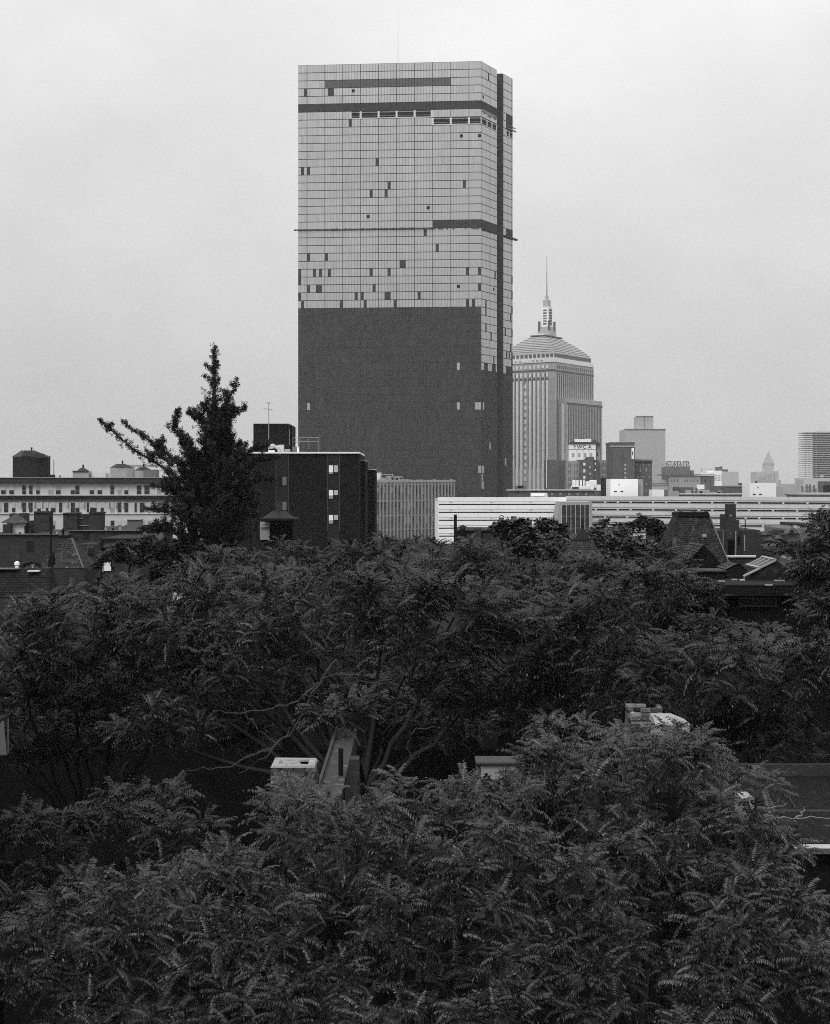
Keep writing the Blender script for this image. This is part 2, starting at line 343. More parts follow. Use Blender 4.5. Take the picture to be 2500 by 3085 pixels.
# ------------------------------------------------------------------ the stone skyscraper with a stepped pyramid roof
def build_old():
    O = (X(1671, 850), 850.0); a = Vector((-.830, .557)); b = Vector((.557, .830)); WA, WB = 40.0, 52.6
    T = thing('stone_skyscraper', 'pale stone skyscraper with stepped pyramid roof and needle spire', 'skyscraper', (O[0] - 10, O[1] + 30, 0))
    z = lambda y: CZ + (HY - y) / 4.94
    def bx(name, material, *bs, kind=None):
        m = MB()
        for q in bs: m.ob(O, a, b, *q)
        return m.build(name, material, T, kind)
    top = z(1090)
    bx('shaft', M_stone, (0, WA, 0, WB, 0, top))
    bx('shoulder', M_stone, (3, WA - 3, WB - 6, WB + 4.2, 0, z(1122)))
    for k in range(12):                                             # left face: tall pale strips between dark joints
        a0 = 4.6 + 3.02 * k
        if a0 > WA - 2: break
        bx('pier_joint', M_stone_d, (a0 + 1.4, a0 + 1.95, -.12, .1, 30, z(1121)))
        if k in (5,):
            for j in range(14): bx('window', M_stone_l, (a0, a0 + 1.35, -.2, .1, 22 + j * 4.4, 24.6 + j * 4.4))
        else: bx('window_strip', M_stone_l, (a0, a0 + 1.35, -.2, .1, 10, z(1144)))
        bx('spandrel', M_stone_d, (a0 - .1, a0 + 1.5, -.23, .1, z(1144), z(1137)))
        bx('window', M_stone_l, (a0, a0 + 1.35, -.2, .1, z(1134), z(1121)))
        bx('window', M_stone_l, (a0 - .1, a0 + 1.3, -.2, .1, z(1108), z(1098)))
    bx('belt', M_stone_d, (0, WA, -.15, .1, z(1117), z(1112)))
    bx('belt', M_stone_d, (-.15, .1, 0, WB, z(1119), z(1113)))
    for k in range(18):                                             # right face: fins
        b0 = 2.6 + 2.78 * k
        bx('recess', M_stone_d, (-.14, .1, b0, b0 + 1.1, 30, z(1121)))
        bx('recess', M_stone_d, (-.14, .1, b0 + .2, b0 + 1.3, z(1109), z(1099)))
    wt = 73.0
    bx('side_wing', M_stone, (-6, -.2, 4.6, 52.8, 0, wt))
    bx('window_strip', M_stone_l, (-3.9, -2.4, 4.3, 4.7, 8, wt - 4))
    bx('wing_band', M_stone_d, (-6.25, -5.9, 4.5, 52.9, wt - 4, wt - 2.8))
    for k in range(21):
        b0 = 6.0 + 2.2 * k
        bx('wing_recess', M_stone_d, (-6.15, -5.9, b0, b0 + .85, 20, wt - 4.5))
    # crown
    bx('cornice', M_stone_l, (-.5, WA + .5, -.5, WB * .985, top, top + 2.6))
    bx('crown_storey', M_stone, (1, WA - 1, 1, WB - 1.6, top + 2.6, top + 5.8))
    for k in range(13): bx('crown_window', M_stone_d, (1.4 + 2.98 * k, 3.5 + 2.98 * k, .85, 1.1, top + 3.2, top + 5.2))
    for k in range(13): bx('crown_post', M_white, (.95 + 2.98 * k, 1.35 + 2.98 * k, .8, 1.1, top + 2.9, top + 5.5))
    for k in range(16): bx('crown_window', M_stone_d, (.85, 1.1, 1.3 + 3.1 * k, 3.9 + 3.1 * k, top + 3.1, top + 5.4))
    for k in range(7): bx('cornice_light', M_white if k in (3, 4) else M_stone, (8 + 3 * k, 9.6 + 3 * k, -.62, -.4, top + .7, top + 1.7))
    n, z0, z1, ins = 10, top + 5.8, 113.0, 14.5
    for k in range(n):
        s = 1 + ins * (k / n) ** 1.25; s2 = 1 + ins * ((k + .8) / n) ** 1.25
        zz, zq = z0 + (z1 - z0) * k / n, z0 + (z1 - z0) * (k + .72) / n
        lo = [(s, s), (WA - s, s), (WA - s, WB - s - .6), (s, WB - s - .6)]; hi = [(s2, s2), (WA - s2, s2), (WA - s2, WB - s2 - .6), (s2, WB - s2 - .6)]
        f = lambda q, zc: (O[0] + a.x * q[0] + b.x * q[1], O[1] + a.y * q[0] + b.y * q[1], zc)
        MB().frustum([f(q, zz) for q in lo], [f(q, zq) for q in hi]).build('roof_step', M_roofstep, T)
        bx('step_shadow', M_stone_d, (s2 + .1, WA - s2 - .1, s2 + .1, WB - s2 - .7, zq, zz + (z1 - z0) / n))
    bx('roof_rail', M_white, (ins + .6, WA - ins - .6, ins + .4, ins + .7, z1 + .1, z1 + 1.4))
    bx('roof_deck', M_stone_d, (ins, WA - ins, ins, WB - ins, z1, z1 + .6))
    ca, cb = WA / 2 - .6, WB / 2 - .6
    def tier(name, h, z0, z1, material): bx(name, material, (ca - h, ca + h, cb - h, cb + h, z0, z1))
    tier('spire_base', 4.4, z1, 116.6, M_stone); tier('spire_base', 3.4, 116.6, 119.5, M_stone)
    for i in (-1, 1):
        for j in (-1, 1): bx('buttress', M_stone_d, (ca + i * 3.5 - .6, ca + i * 3.5 + .6, cb + j * 3.5 - .6, cb + j * 3.5 + .6, 116, 123))
    tier('spire_shaft', 2.5, 119.5, 132, M_stone_l)
    for k in range(6):
        bx('spire_louver', M_stone_d, (ca - 1.2, ca + 1.2, cb - 2.62, cb - 2.4, 121 + 1.7 * k, 121.9 + 1.7 * k))
        bx('spire_louver', M_stone_d, (ca - 2.62, ca - 2.4, cb - 2.0, cb + 2.0, 121 + 1.7 * k, 122.2 + 1.7 * k))
    tier('spire_shaft', 1.8, 132, 136.5, M_stone); tier('spire_top', .8, 136.5, 139.5, M_stone)
    c = (O[0] + a.x * ca + b.x * cb, O[1] + a.y * ca + b.y * cb)
    MB().tube([(c[0], c[1], 139.5), (c[0], c[1], 150), (c[0], c[1], 164.6)], [.45, .3, .14]).build('needle', M_mast, T)
    q = (O[0] + a.x * 2 + b.x * (WB + 1.2), O[1] + a.y * 2 + b.y * (WB + 1.2))
    MB().tube([(q[0] - .9, q[1] - .3, z(1122) + .2 + 2.2), (q[0] + .1, q[1] + .3, z(1122) + .2 + 2.2)], [2.1, 2.1], 14).build('dish', M_fbrick, T)
build_old()

# ------------------------------------------------------------------ the association building with its roof sign, and the blocks beside it
def window_grid(T, D, xs, ys, wpx, hpx, material, name='window', back=0.12):
    for y in ys:
        for x in xs: part(name, material, T, (x, y, x + wpx, y + hpx, D - back, back * 2))
def build_ywca():
    D = 640.0
    T = thing('sign_building', 'white penthouse building with YWCA lettering and a dark hipped roof', 'building', (X(1760, D), D + 10, 0))
    part('body', M_fpale, T, (1714, 1337, 1794, 1420, D, 14, True))
    part('front', M_white, T, (1713, 1336, 1794.5, 1420, D - .3, .28))
    part('side_wing', M_fbrick2, T, (1795, 1338, 1807, 1420, D + 1.5, 12, True))  # side of the block, its weaker light put into a darker tone
    lo = [P(1711, 1337, D - 1), P(1809, 1337, D - 1), P(1809, 1337, D + 15), P(1711, 1337, D + 15)]
    hi = [P(1728, 1326, D + 4), P(1792, 1326, D + 4), P(1792, 1326, D + 9), P(1728, 1326, D + 9)]
    for q in lo: q.z = Z(1337, D) + .05
    for q in hi: q.z = Z(1325, D)
    MB().frustum(lo, hi).build('roof', M_slate_d, T)
    part('roof_box', M_white, T, (1732, 1322, 1781, 1332, D - .6, 4))
    part('roof_trim', M_black, T, (1742, 1319.5, 1762, 1321.6, D + .5, 2))
    part('string_course', M_conc2, T, (1713, 1352.4, 1794, 1353.4, D - .5, .19))
    for x in (1723, 1741, 1759, 1777): part('window', M_fgrey, T, (x, 1364, x + 7, 1376, D - .45, .14))
    part('side_window', M_black, T, (1799, 1363, 1801.5, 1374, D + 1.3, .18))
    for x in (1737.6, 1756.5, 1774.5): part('joint', M_conc2, T, (x, 1354, x + .5, 1389, D - .4, .09))
    for ch, x in zip('YWCA', (1731, 1745.6, 1760.5, 1776)):
        text_part(ch, 'letter', M_lettering, T, (X(x, D), D - .42, Z(1351.5, D)), 2.45, sx=.95)
build_ywca()
def simple_building(name, label, cat, D, depth, rects, group=None):
    x0, y0 = rects[0][0], rects[0][1]
    T = thing(name, label, cat, (X((rects[0][0] + rects[0][2]) / 2, D), D + depth / 2, 0), group)
    for i, r in enumerate(rects):
        q = MB(); d = D + (r[5] if len(r) > 5 else 0)
        q.box(X(r[0], d), X(r[2], d), d, d + (r[6] if len(r) > 6 else depth), 0 if r[3] is None else Z(r[3], d), Z(r[1], d))
        q.build(r[7] if len(r) > 7 else 'block', r[4], T)
    return T
# dark brick slab block left of the sign building
D = 610.0
T = simple_building('brick_block', 'blank dark brick block standing at the foot of the stone skyscraper', 'building', D, 14, [(1648, 1385, 1686, None, M_fbrick), (1686.3, 1387, 1707, None, M_fbrick, .4)])
part('pipe', M_stone_l, T, (1645.5, 1386, 1647, 1470, D + .3, .4))
T = simple_building('brick_apartment', 'dark brick flats with pale wings and lit windows in pale tones below the sign building', 'building', 600.0, 12,
    [(1746, 1385, 1773, None, M_fbrick), (1773.2, 1376, 1790, None, M_fbrick, -.5), (1790.2, 1385, 1803, None, M_fbrick), (1708, 1388, 1745.6, None, M_fbrick2, 2), (1803.4, 1386, 1837, None, M_fbrick2, 2), (1764, 1381, 1775, 1388, M_fbrick, 3, 5, 'stair_head')])
for y in (1396, 1416, 1436, 1456):
    for x in (1712, 1717.6, 1729, 1737): part('window', M_stone_d, T, (x, y, x + 2.4, y + 11, 601.8, .18))
    for x in (1812, 1816, 1822, 1831, 1834): part('window', M_stone_d, T, (x, y - 2, x + 2.2, y + 9, 601.8, .18))
for y in (1394.5, 1414.5, 1434.5): part('window', M_white_sky, T, (1757, y, 1763.4, y + 6, 599.85, .14)); part('window', M_blind_sky, T, (1757, y + 6.2, 1763.4, y + 10, 599.85, .14))  # brightness of the lit windows put into pale colours
for y in (1394, 1413.5): part('window', M_white_sky, T, (1791.5, y, 1795, y + 6, 599.85, .14))
for y in (1404, 1424): part('window', M_blind_sky, T, (1775, y, 1779, y + 7, 599.3, .19))
# rooftop tanks and huts in front of the flats
D = 575.0
T = simple_building('plant_building', 'low roof carrying white tanks and plant huts below the brick flats', 'building', D, 12, [(1722, 1473, 1790, None, M_conc2), (1811, 1440, 1826, None, M_black, -1, 2, 'dark_stack'), (1790.3, 1479, 1812, None, M_fbrick)])
for (x0, y0, x1, y1) in ((1726, 1447, 1737, 1464), (1738, 1447, 1746, 1464), (1749, 1446, 1756, 1464), (1759, 1447, 1764, 1463)):
    zz = Z(1473, D) + .02; r = (X(x1, D) - X(x0, D)) / 2; cx = (X(x1, D) + X(x0, D)) / 2
    MB().tube([(cx, D + 3, zz), (cx, D + 3, Z(y0, D) - r * .2), (cx, D + 3, Z(y0, D))], [r, r, r * .45], 12).build('tank', M_white, T)
part('plant_hut', M_white, T, (1767, 1450, 1789, 1473, D + .4, 4)); part('plant_hut', M_stone_l, T, (1778, 1446, 1797, 1470, D + 5, 3))
part('parapet', M_white, T, (1720, 1464, 1775, 1473, D - .4, .36)); part('opening', M_black, T, (1723, 1467.5, 1744, 1472, D - .55, .13)); part('hut_front', M_white, T, (1798, 1460, 1810, 1478, D - .5, 2))
# long low roof behind the garage
T = simple_building('long_shed', 'long low shed with thin pale roof edge behind the white garage', 'building', 545.0, 10, [(1536, 1478, 1792, None, M_fbrick), (1530, 1475.5, 1796, 1477.6, M_conc, -1.2, 12, 'roof_edge')])
for x in (1660, 1685, 1711, 1737, 1762): part('window', M_conc2, T, (x, 1486, x + 7, 1492, 544.85, .14)); part('lintel', M_conc, T, (x - 1, 1485, x + 8, 1485.8, 544.8, .19))
for (x0, y0, x1, y1, m_) in ((1553, 1464, 1584, 1475, M_fbrick), (1560, 1462, 1577, 1470, M_stone_d)): part('roof_hut', m_, T, (x0, y0, x1, y1 + .4, 547, 4))
# brick slab with light crown band and its lower decorated wing
D = 590.0
T = simple_building('corner_brick_building', 'tall dark brick building with pale crown bands and a lower ornate wing', 'building', D, 14, [(1839, 1334, 1912, None, M_fbrick), (1913.5, 1388, 1964, None, M_fbrick, 6, 20)])
for y in (1340, 1345): part('crown_band', M_conc, T, (1838, y, 1913, y + 1.6, D - .3, .28))
part('crown_trim', M_stone_d, T, (1838, 1332, 1913, 1336, D - .6, 15.2))
for x in (1842.5, 1876): part('joint', M_black, T, (x, 1352, x + .7, 1443, D - .12, .1))
part('corner_strip', M_white_sky, T, (1902.5, 1350, 1909.5, 1383, D - .35, .3)); part('slit_window', M_black, T, (1904.6, 1360, 1907, 1371, D - .5, .13))
part('cornice', M_conc2, T, (1904, 1382, 1968, 1387, D + 4.6, 22)); part('cornice', M_stone_d, T, (1906, 1388.4, 1966, 1392, D + 5.2, .6))
for y in (1398, 1411, 1423, 1436): part('window', M_blind_sky, T, (1881, y, 1886, y + 5, D - .14, .12))
for y, h in ((1396, 8), (1409, 12), (1434, 5), (1455, 6), (1475, 6)):
    for k in range(6): part('window', M_conc2 if (k + y) % 2 else M_stone_d, T, (1909 + 9 * k, y, 1912.6 + 9 * k, y + h, D + 5.85, .13))
# two white windowless blocks with small vents
for (x0, y0, x1, xs, D, lab) in ((1839, 1443, 1922, 1937.5, 520.0, 'white windowless block with three small vents beside the dark brick building'), (2258, 1455, 2338, 2340, 528.0, 'white windowless block with a chimney cap below the pointed spire')):
    T = simple_building('white_block', lab, 'building', D, 12, [(x0, y0, x1, None, M_white)])
    vs_ = ((1864, 1458, 2.5, 3), (1850, 1479, 8, 3), (1869, 1479, 8, 3)) if x0 < 2000 else ((2282, 1467, 3, 3), (2268, 1487.5, 8, 3), (2287, 1487.5, 8, 3))
    for (vx, vy, a_, b_) in vs_: part('vent', M_black, T, (vx, vy, vx + a_, vy + b_, D - .15, .13))
    if x0 > 2000: part('roof_cap', M_black, T, (2276.5, 1449, 2281, 1455.2, D + 1, .6))
    if x0 < 2000: part('shaded_side', M_conc2, T, (x1 + .4, y0 + 1, xs, 1520, D + 3, 8))  # right side of the block, its shade put into a greyer tone
# hazy far tower with a square head
D = 1900.0
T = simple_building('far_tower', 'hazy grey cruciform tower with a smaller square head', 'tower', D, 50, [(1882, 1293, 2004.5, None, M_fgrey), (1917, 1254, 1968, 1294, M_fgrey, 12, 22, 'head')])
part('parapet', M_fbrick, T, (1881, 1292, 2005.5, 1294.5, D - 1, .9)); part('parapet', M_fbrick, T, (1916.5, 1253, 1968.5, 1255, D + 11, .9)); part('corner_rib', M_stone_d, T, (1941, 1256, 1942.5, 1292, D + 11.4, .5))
# sign hotel
D = 1100.0
T = simple_building('roof_sign_building', 'grey hotel roof block carrying tall open framed roof letters', 'building', D, 20, [(2006, 1407, 2079, None, M_stone_d), (2079.4, 1417, 2090, None, M_stone_d, 2, 8)])
for k, ch in enumerate('STATLER'):
    text_part(ch, 'sign_letter', M_stone_d, T, (X(2011 + 10.4 * k, D), D + 1, Z(1406.4, D)), 6.4, ext=.15, sx=.95)
    text_part(ch, 'sign_letter', M_stone_d, T, (X(2075 - 10.4 * k, D), D + 6, Z(1406.4, D)), 6.0, rot=(math.pi / 2, 0, math.pi), ext=.15, sx=.95)
part('sign_rail', M_stone_d, T, (2006, 1405.2, 2079, 1406.2, D + 1.2, .2)); part('sign_rail', M_stone_d, T, (2006, 1389, 2077, 1389.5, D + 1.3, .15))
D = 900.0
T = simple_building('stone_hall', 'grey stone hall with deep cornice below the roof letters', 'building', D, 25, [(2015, 1434, 2110, None, M_fgrey), (2110.4, 1434, 2151, None, M_stone_d, 1.5), (1965, 1446, 2014.6, None, M_fpale, 3)])
part('cornice', M_stone_d, T, (2000, 1429, 2112, 1432.5, D - 1.2, 27)); part('cornice', M_stone_d, T, (2112.4, 1429.5, 2153, 1432, D + .4, 25))
for x in (2022, 2030, 2040, 2062, 2070, 2080, 2090, 2100): part('window', M_stone_d, T, (x, 1444, x + 3, 1451, D - .2, .17))
for x in (2122, 2138): part('window', M_black, T, (x, 1444, x + 4, 1450, D + 1.3, .17))
for y in (1456, 1462): part('belt', M_stone_d, T, (1966, y, 2014, y + 1.4, D + 2.7, .28))
D = 1450.0
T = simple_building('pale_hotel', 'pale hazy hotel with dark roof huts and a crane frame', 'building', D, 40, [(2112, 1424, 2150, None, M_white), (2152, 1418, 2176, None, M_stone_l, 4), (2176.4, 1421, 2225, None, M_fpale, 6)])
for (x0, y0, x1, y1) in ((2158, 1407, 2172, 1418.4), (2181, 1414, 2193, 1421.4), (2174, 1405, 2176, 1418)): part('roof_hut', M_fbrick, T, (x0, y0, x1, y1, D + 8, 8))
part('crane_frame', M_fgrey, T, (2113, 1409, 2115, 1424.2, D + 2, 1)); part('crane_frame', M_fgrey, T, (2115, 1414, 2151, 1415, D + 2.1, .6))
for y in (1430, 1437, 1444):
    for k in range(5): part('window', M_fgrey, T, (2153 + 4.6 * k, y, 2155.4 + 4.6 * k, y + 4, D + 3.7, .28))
D = 1700.0
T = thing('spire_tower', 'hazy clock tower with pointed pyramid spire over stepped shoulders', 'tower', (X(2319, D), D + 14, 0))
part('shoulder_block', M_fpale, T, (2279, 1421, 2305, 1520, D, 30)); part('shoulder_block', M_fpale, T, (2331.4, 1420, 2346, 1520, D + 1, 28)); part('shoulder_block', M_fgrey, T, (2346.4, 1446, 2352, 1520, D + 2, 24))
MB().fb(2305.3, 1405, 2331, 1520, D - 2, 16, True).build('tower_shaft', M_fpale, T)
cx, cy = X(2318.6, D), D + 6
def sq(cx, cy, h, z): return [(cx - h, cy - h, z), (cx + h, cy - h, z), (cx + h, cy + h, z), (cx - h, cy + h, z)]
px2 = D / F
MB().frustum(sq(cx, cy, 13.5 * px2, Z(1408, D)), sq(cx, cy, 14.5 * px2, Z(1396, D))).build('belfry', M_fgrey, T)
MB().frustum(sq(cx, cy, 13.5 * px2, Z(1396, D)), sq(cx, cy, .5 * px2, Z(1360, D))).build('spire', M_fgrey, T)
for k in range(4): part('tower_window', M_fgrey, T, (2309 + 5 * k, 1428, 2311 + 5 * k, 1455, D - 2.4, .37))
for k in range(4): part('window_slot', M_fgrey, T, (2283 + 5.5 * k, 1436, 2285.5 + 5.5 * k, 1456, D - .4, .37))
D = 1500.0
T = simple_building('hazy_block', 'hazy grey block with raised centre between spire and unfinished tower', 'building', D, 30, [(2358, 1466, 2370, None, M_fgrey), (2370.4, 1458, 2398, None, M_fgrey), (2398.4, 1466, 2406, None, M_fgrey)])
# tower under construction: open floors
T = thing('unfinished_tower', 'tower under construction with open floor slabs and PBI lettering', 'tower', (X(2480, D), D + 20, 0))
part('core', M_fpale, T, (2466, 1299, 2600, 1520, D + 8, 22))
part('podium', M_fpale, T, (2424, 1440, 2600, 1520, D - 1, 40))
for k in range(21):
    y = 1302 + 6.6 * k
    part('floor_slab', M_fgrey, T, (2427, y, 2600, y + 2.2, D, 30))
for x in (2427, 2437, 2448, 2458):
    part('column', M_fgrey, T, (x, 1302, x + 1.1, 1441, D + .4, 1)); part('column', M_fgrey, T, (x, 1302, x + 1.1, 1441, D + 24, 1))
part('roof_crane', M_fgrey, T, (2473, 1285, 2474, 1299.3, D + 12, .5)); part('roof_crane', M_fgrey, T, (2482, 1279, 2483, 1299.3, D + 12, .5))
for ch, x in zip('PBI', (2471.5, 2476.5, 2481)): text_part(ch, 'letter', M_white, T, (X(x, D), D - .3, Z(1438, D)), 3.6, ext=.05)
# nearer low blocks along the garage roof
D = 640.0
T = simple_building('arched_building', 'low pale building with small arched windows and roof vents', 'building', D, 20, [(2404, 1493, 2600, None, M_conc2), (2400, 1490, 2600, 1492.6, M_stone_d, -1, 22, 'cornice'), (2420, 1446, 2466, None, M_fpale, 8, 12), (2466.4, 1450, 2600, None, M_fbrick, 7, 12), (2414, 1484, 2600, 1490.2, M_fpale, 3, 10)])
for x in (2407, 2416, 2421, 2433, 2439, 2462, 2466): part('window', M_stone_d, T, (x, 1498, x + 3, 1504, D - .15, .13))
for (x, y) in ((2416, 1464), (2429, 1459), (2439, 1459), (2451, 1462), (2456, 1472)): part('roof_vent', M_stone_d, T, (x, y, x + 4, 1484.3, D + 5, 1.2))
part('roof_vent', M_stone_d, T, (2428, 1466, 2444, 1471, D + 5.1, .9)); part('roof_hut', M_black, T, (2485, 1462, 2600, 1484.4, D + 4.5, 3))
D = 600.0
T = simple_building('brick_warehouse', 'long dark brick warehouse with a pale parapet beside the white block', 'building', D, 16, [(2178, 1464, 2257, None, M_fbrick), (2047, 1468, 2089, None, M_fbrick, -3), (2089.4, 1478, 2176, None, M_fgrey, 2)])
part('parapet', M_fgrey, T, (2177, 1462, 2257.5, 1465.5, D - .5, .45)); part('roof_hut', M_fbrick, T, (2233, 1455, 2252, 1464.4, D + 3, 6))
for (x0, y0, x1, y1, m_) in ((2064, 1477, 2082, 1490, M_fgrey), (2036, 1471, 2042, 1490, M_fbrick), (2096, 1470, 2101, 1490, M_fbrick), (2109, 1479, 2116, 1490, M_black), (2140, 1464, 2162, 1482, M_fbrick), (2162, 1482, 2171, 1486, M_black), (2100, 1460, 2122, 1474, M_stone_l)):
    part('roof_hut', m_, T, (x0, y0, x1, y1, D - 4.4 + random.uniform(0, .3), 1))
T = simple_building('low_dark_roof', 'long low strip of dark roofing just above the garage parapet', 'building', 556.0, 10, [(2050, 1490, 2258, None, M_fbrick), (2048, 1487.6, 2259, 1489.6, M_conc, -.5, 11, 'roof_edge')])
T = simple_building('white_annex', 'small white annex with a dark door on the garage side', 'building', 550.0, 8, [(1965, 1475.5, 2000.5, None, M_white), (2000.8, 1476, 2012, None, M_stone_d), (2013, 1480, 2046, None, M_conc2)])

# ------------------------------------------------------------------ the white garage
def build_garage():
    T = thing('white_garage', 'long white garage of stacked horizontal bands with a glazed stair bay', 'building', (X(1800, 500), 510, 0))
    def frame(pa, Da, pb, Db):
        A = Vector((X(pa, Da), Da)); B = Vector((X(pb, Db), Db)); u = (B - A).normalized(); return A, u, Vector((u.y, -u.x)), (B - A).length
    A, u, n, L = frame(1320, 490, 1706, 492)
    top = Z(1498, 488); FHt = 23.9 / F * 490
    def bb(name, material, A, u, n, *bs):
        m = MB()
        for (a0, a1, z0, z1, d0, d1) in bs: m.ob((A.x, A.y), u, n, a0, a1, d0, d1, z0, z1)
        return m.build(name, material, T)
    bb('left_core', M_void, A, u, n, (0.3, L - .3, 0, top - 1.5, -20, -.6))
    bb('left_roof', M_conc, A, u, n, (0, L, top - 1.4, top - .6, -20, -.45))
    bb('end_wall', M_white2, A, u, n, (-.02, .28, 0, top - 1.5, -20, -.5))
    for k in range(6):
        z1 = top - FHt * k; h = FHt
        bb('band', M_white2, A, u, n, (0, L, z1 - h * .56, z1, -.4, 0))
        bb('shadow_lip', M_conc, A, u, n, (.2, L, z1 - h * .63, z1 - h * .56 - .01, -.4, -.16))  # greyer strip paints the shadow line under each band
        bb('ledge', M_white2, A, u, n, (0, L, z1 - h * .84, z1 - h * .63 - .01, -.4, -.05))
        for q in np.arange(7.0, L - 1, 7.05): bb('band_joint', M_conc2, A, u, n, (q, q + .07, z1 - h * .55, z1 - .02, 0.004, .012))
        for q in (4.0, 18.2, 32.2):
            bb('drain_block', M_conc2, A, u, n, (q, q + 1.1, z1 - h * .70, z1 - h * .575, -.16, -.03))
    # right wing: greyer finish, with its dimmer light also put into the colour
    A2, u2, n2, L2 = frame(1704, 503, 2620, 468)
    t2 = Z(1494.5, 503)
    FH2 = 22.6 / F * 492
    bb('right_core', M_void, A2, u2, n2, (0.3, L2, 0, t2 - 1.5, -20, -.8))
    bb('right_roof', M_conc, A2, u2, n2, (0, L2, t2 - 1.4, t2 - .6, -20, -.45))
    for k in range(6):
        z1 = t2 - FH2 * k; h = FH2
        bb('band', M_conc, A2, u2, n2, (0, L2, z1 - h * .5, z1, -.4, 0))
        bb('shadow_lip', M_conc2, A2, u2, n2, (0, L2, z1 - h * .6, z1 - h * .5 - .01, -.4, -.2))  # shadow line below the band, put in as a grey strip
        bb('ledge', M_conc, A2, u2, n2, (0, L2, z1 - h * .7, z1 - h * .6 - .01, -.4, -.08), )
        bb('sill', M_conc2, A2, u2, n2, (0, L2, z1 - h * .985, z1 - h * .90, -.5, -.12))
        for q in np.arange(5.0, L2 - 1, 8.1): bb('band_joint', M_conc2, A2, u2, n2, (q, q + .09, z1 - h * .49, z1 - .02, 0.004, .012))
        q = 6.0
        while q < L2:
            bb('slot_post', M_conc, A2, u2, n2, (q, q + .7, z1 - h * .9 + .01, z1 - h * .7 - .01, -.6, -.1)); q += random.choice((4.6, 8.0, 8.0))
    part('roof_hut', M_conc, T, (1600, 1485, 1649, 1500, 499, 3)); part('roof_hut', M_white2, T, (1601, 1486.4, 1640, 1494, 497.9, 1))
    # glazed stair bay with a raked left cheek
    D = 478.0; zb = 0
    pl = lambda px, py: (X(px, D), Z(py, D))
    l_t, l_b, r_ = X(1687, D), X(1665, D), X(1784, D); z_t, z_b = Z(1512, D), Z(1625, D)
    MB().add([(l_b, D, z_b), (r_, D, z_b), (r_, D, z_t), (l_t, D, z_t), (l_b, D + 18, z_b), (r_, D + 18, z_b), (r_, D + 18, z_t), (l_t, D + 18, z_t)],
             [(0, 1, 2, 3), (7, 6, 5, 4), (0, 3, 7, 4), (1, 5, 6, 2), (3, 2, 6, 7), (0, 4, 5, 1)]).build('stair_bay', M_conc2, T)
    MB().box(l_b, r_, D, D + 18, 0, z_b - .01).build('bay_base', M_conc2, T)
    xs = np.linspace(1692, 1776, 7); ys = [1521, 1555, 1591, 1625]
    for i in range(6):
        for j in range(3): part('pane', M_pane, T, (xs[i] + .7, ys[j] + .5, xs[i + 1] - .7, ys[j + 1] - .5, D - .1, .08))
    for x in xs: part('mullion', M_conc, T, (x - .6, 1521, x + .6, 1625, D - .25, .23))
    for y in ys[1:]: part('transom', M_conc2, T, (1692, y - .4, 1776, y + .4, D - .2, .12))
build_garage()

# ------------------------------------------------------------------ the ribbed office block
def build_ribbed():
    T = thing('ribbed_office', 'grey concrete office block with vertical fins and a roof plant room', 'building', (X(1230, 530), 545, 0))
    A = Vector((X(1085, 512), 512.0)); B = Vector((X(1366, 548), 548.0)); u = (B - A).normalized(); n = Vector((u.y, -u.x)); L = (B - A).length
    top = Z(1455, 530)
    def bb(name, material, *bs):
        m = MB()
        for (a0, a1, z0, z1, d0, d1) in bs: m.ob((A.x, A.y), u, n, a0, a1, d0, d1, z0, z1)
        return m.build(name, material, T)
    bb('body', M_conc3d, (0, L, 0, top, -22, 0))
    N = 27; p = L / N
    for k in range(N + 1):
        x = min(k * p, L - .35)
        bb('fin', M_conc3, (x, x + .46 * random.uniform(.85, 1.15), 0, top + .9, .02, .7))
        bb('fin_cap', M_conc3, (x - .16, x + .62, top + .4, top + 1.25 + random.uniform(-.2, .2), -.4, .9))
    for z in (top - .45, top - 6.5, top - 12.1, top - 17.4):
        bb('floor_band', M_conc3, (.36, L - .36, z - .45, z, .02, .3))
    for k in range(N):
        for z in (top - 6.0, top - 11.6, top - 16.9):
            bb('window', random.choice((M_pane, M_pane, M_conc3, M_conc3d, M_blind_sky)), (k * p + .68, (k + 1) * p - .22, z + 1.1 + random.uniform(0, 1.5), z + 4.4, .02, .1))
    q_ = 1.29
    bb('plant_room', M_conc, (-1.3, 5.4, top, top + 5.4, -18, -7)); bb('plant_room', M_conc3, (5.6, 12.2, top, top + 4.9, -18, -7.4)); bb('plant_room', M_conc2, (12.4, 18.8, top, top + 4.2, -18, -8))
    bb('plant_parapet', M_conc, (-1.6, 5.6, top + 5.4, top + 5.8, -18, -6.9)); bb('duct', M_conc, (6.2, 7.6, top + 4.9, top + 5.8, -16, -10)); bb('vent_panel', M_stone_l, (13.4, 18.2, top + .6, top + 3.6, -7.98, -7.9)); bb('hut', M_conc3d, (9, 10.4, top + 4.9, top + 5.5, -15, -12))
    for q, h in ((16.5, 2.0), (19.6, 2.7), (22, 2.4), (24.2, 2.6), (26.8, 1.4)): bb('fan_unit', M_conc2, (q, q + 1.8, top + .01, top + h, -6.4, -4)); bb('fan_grille', M_black, (q + .4, q + 1.4, top + h * .35, top + h * .8, -3.99, -3.94))
    bb('pipe_rack', M_conc, (17, 23.5, top + 3.2, top + 3.35, -7, -6.8), (16.8, 16.98, top, top + 3.35, -7, -6.8), (23.52, 23.7, top, top + 3.35, -7, -6.8))
build_ribbed()

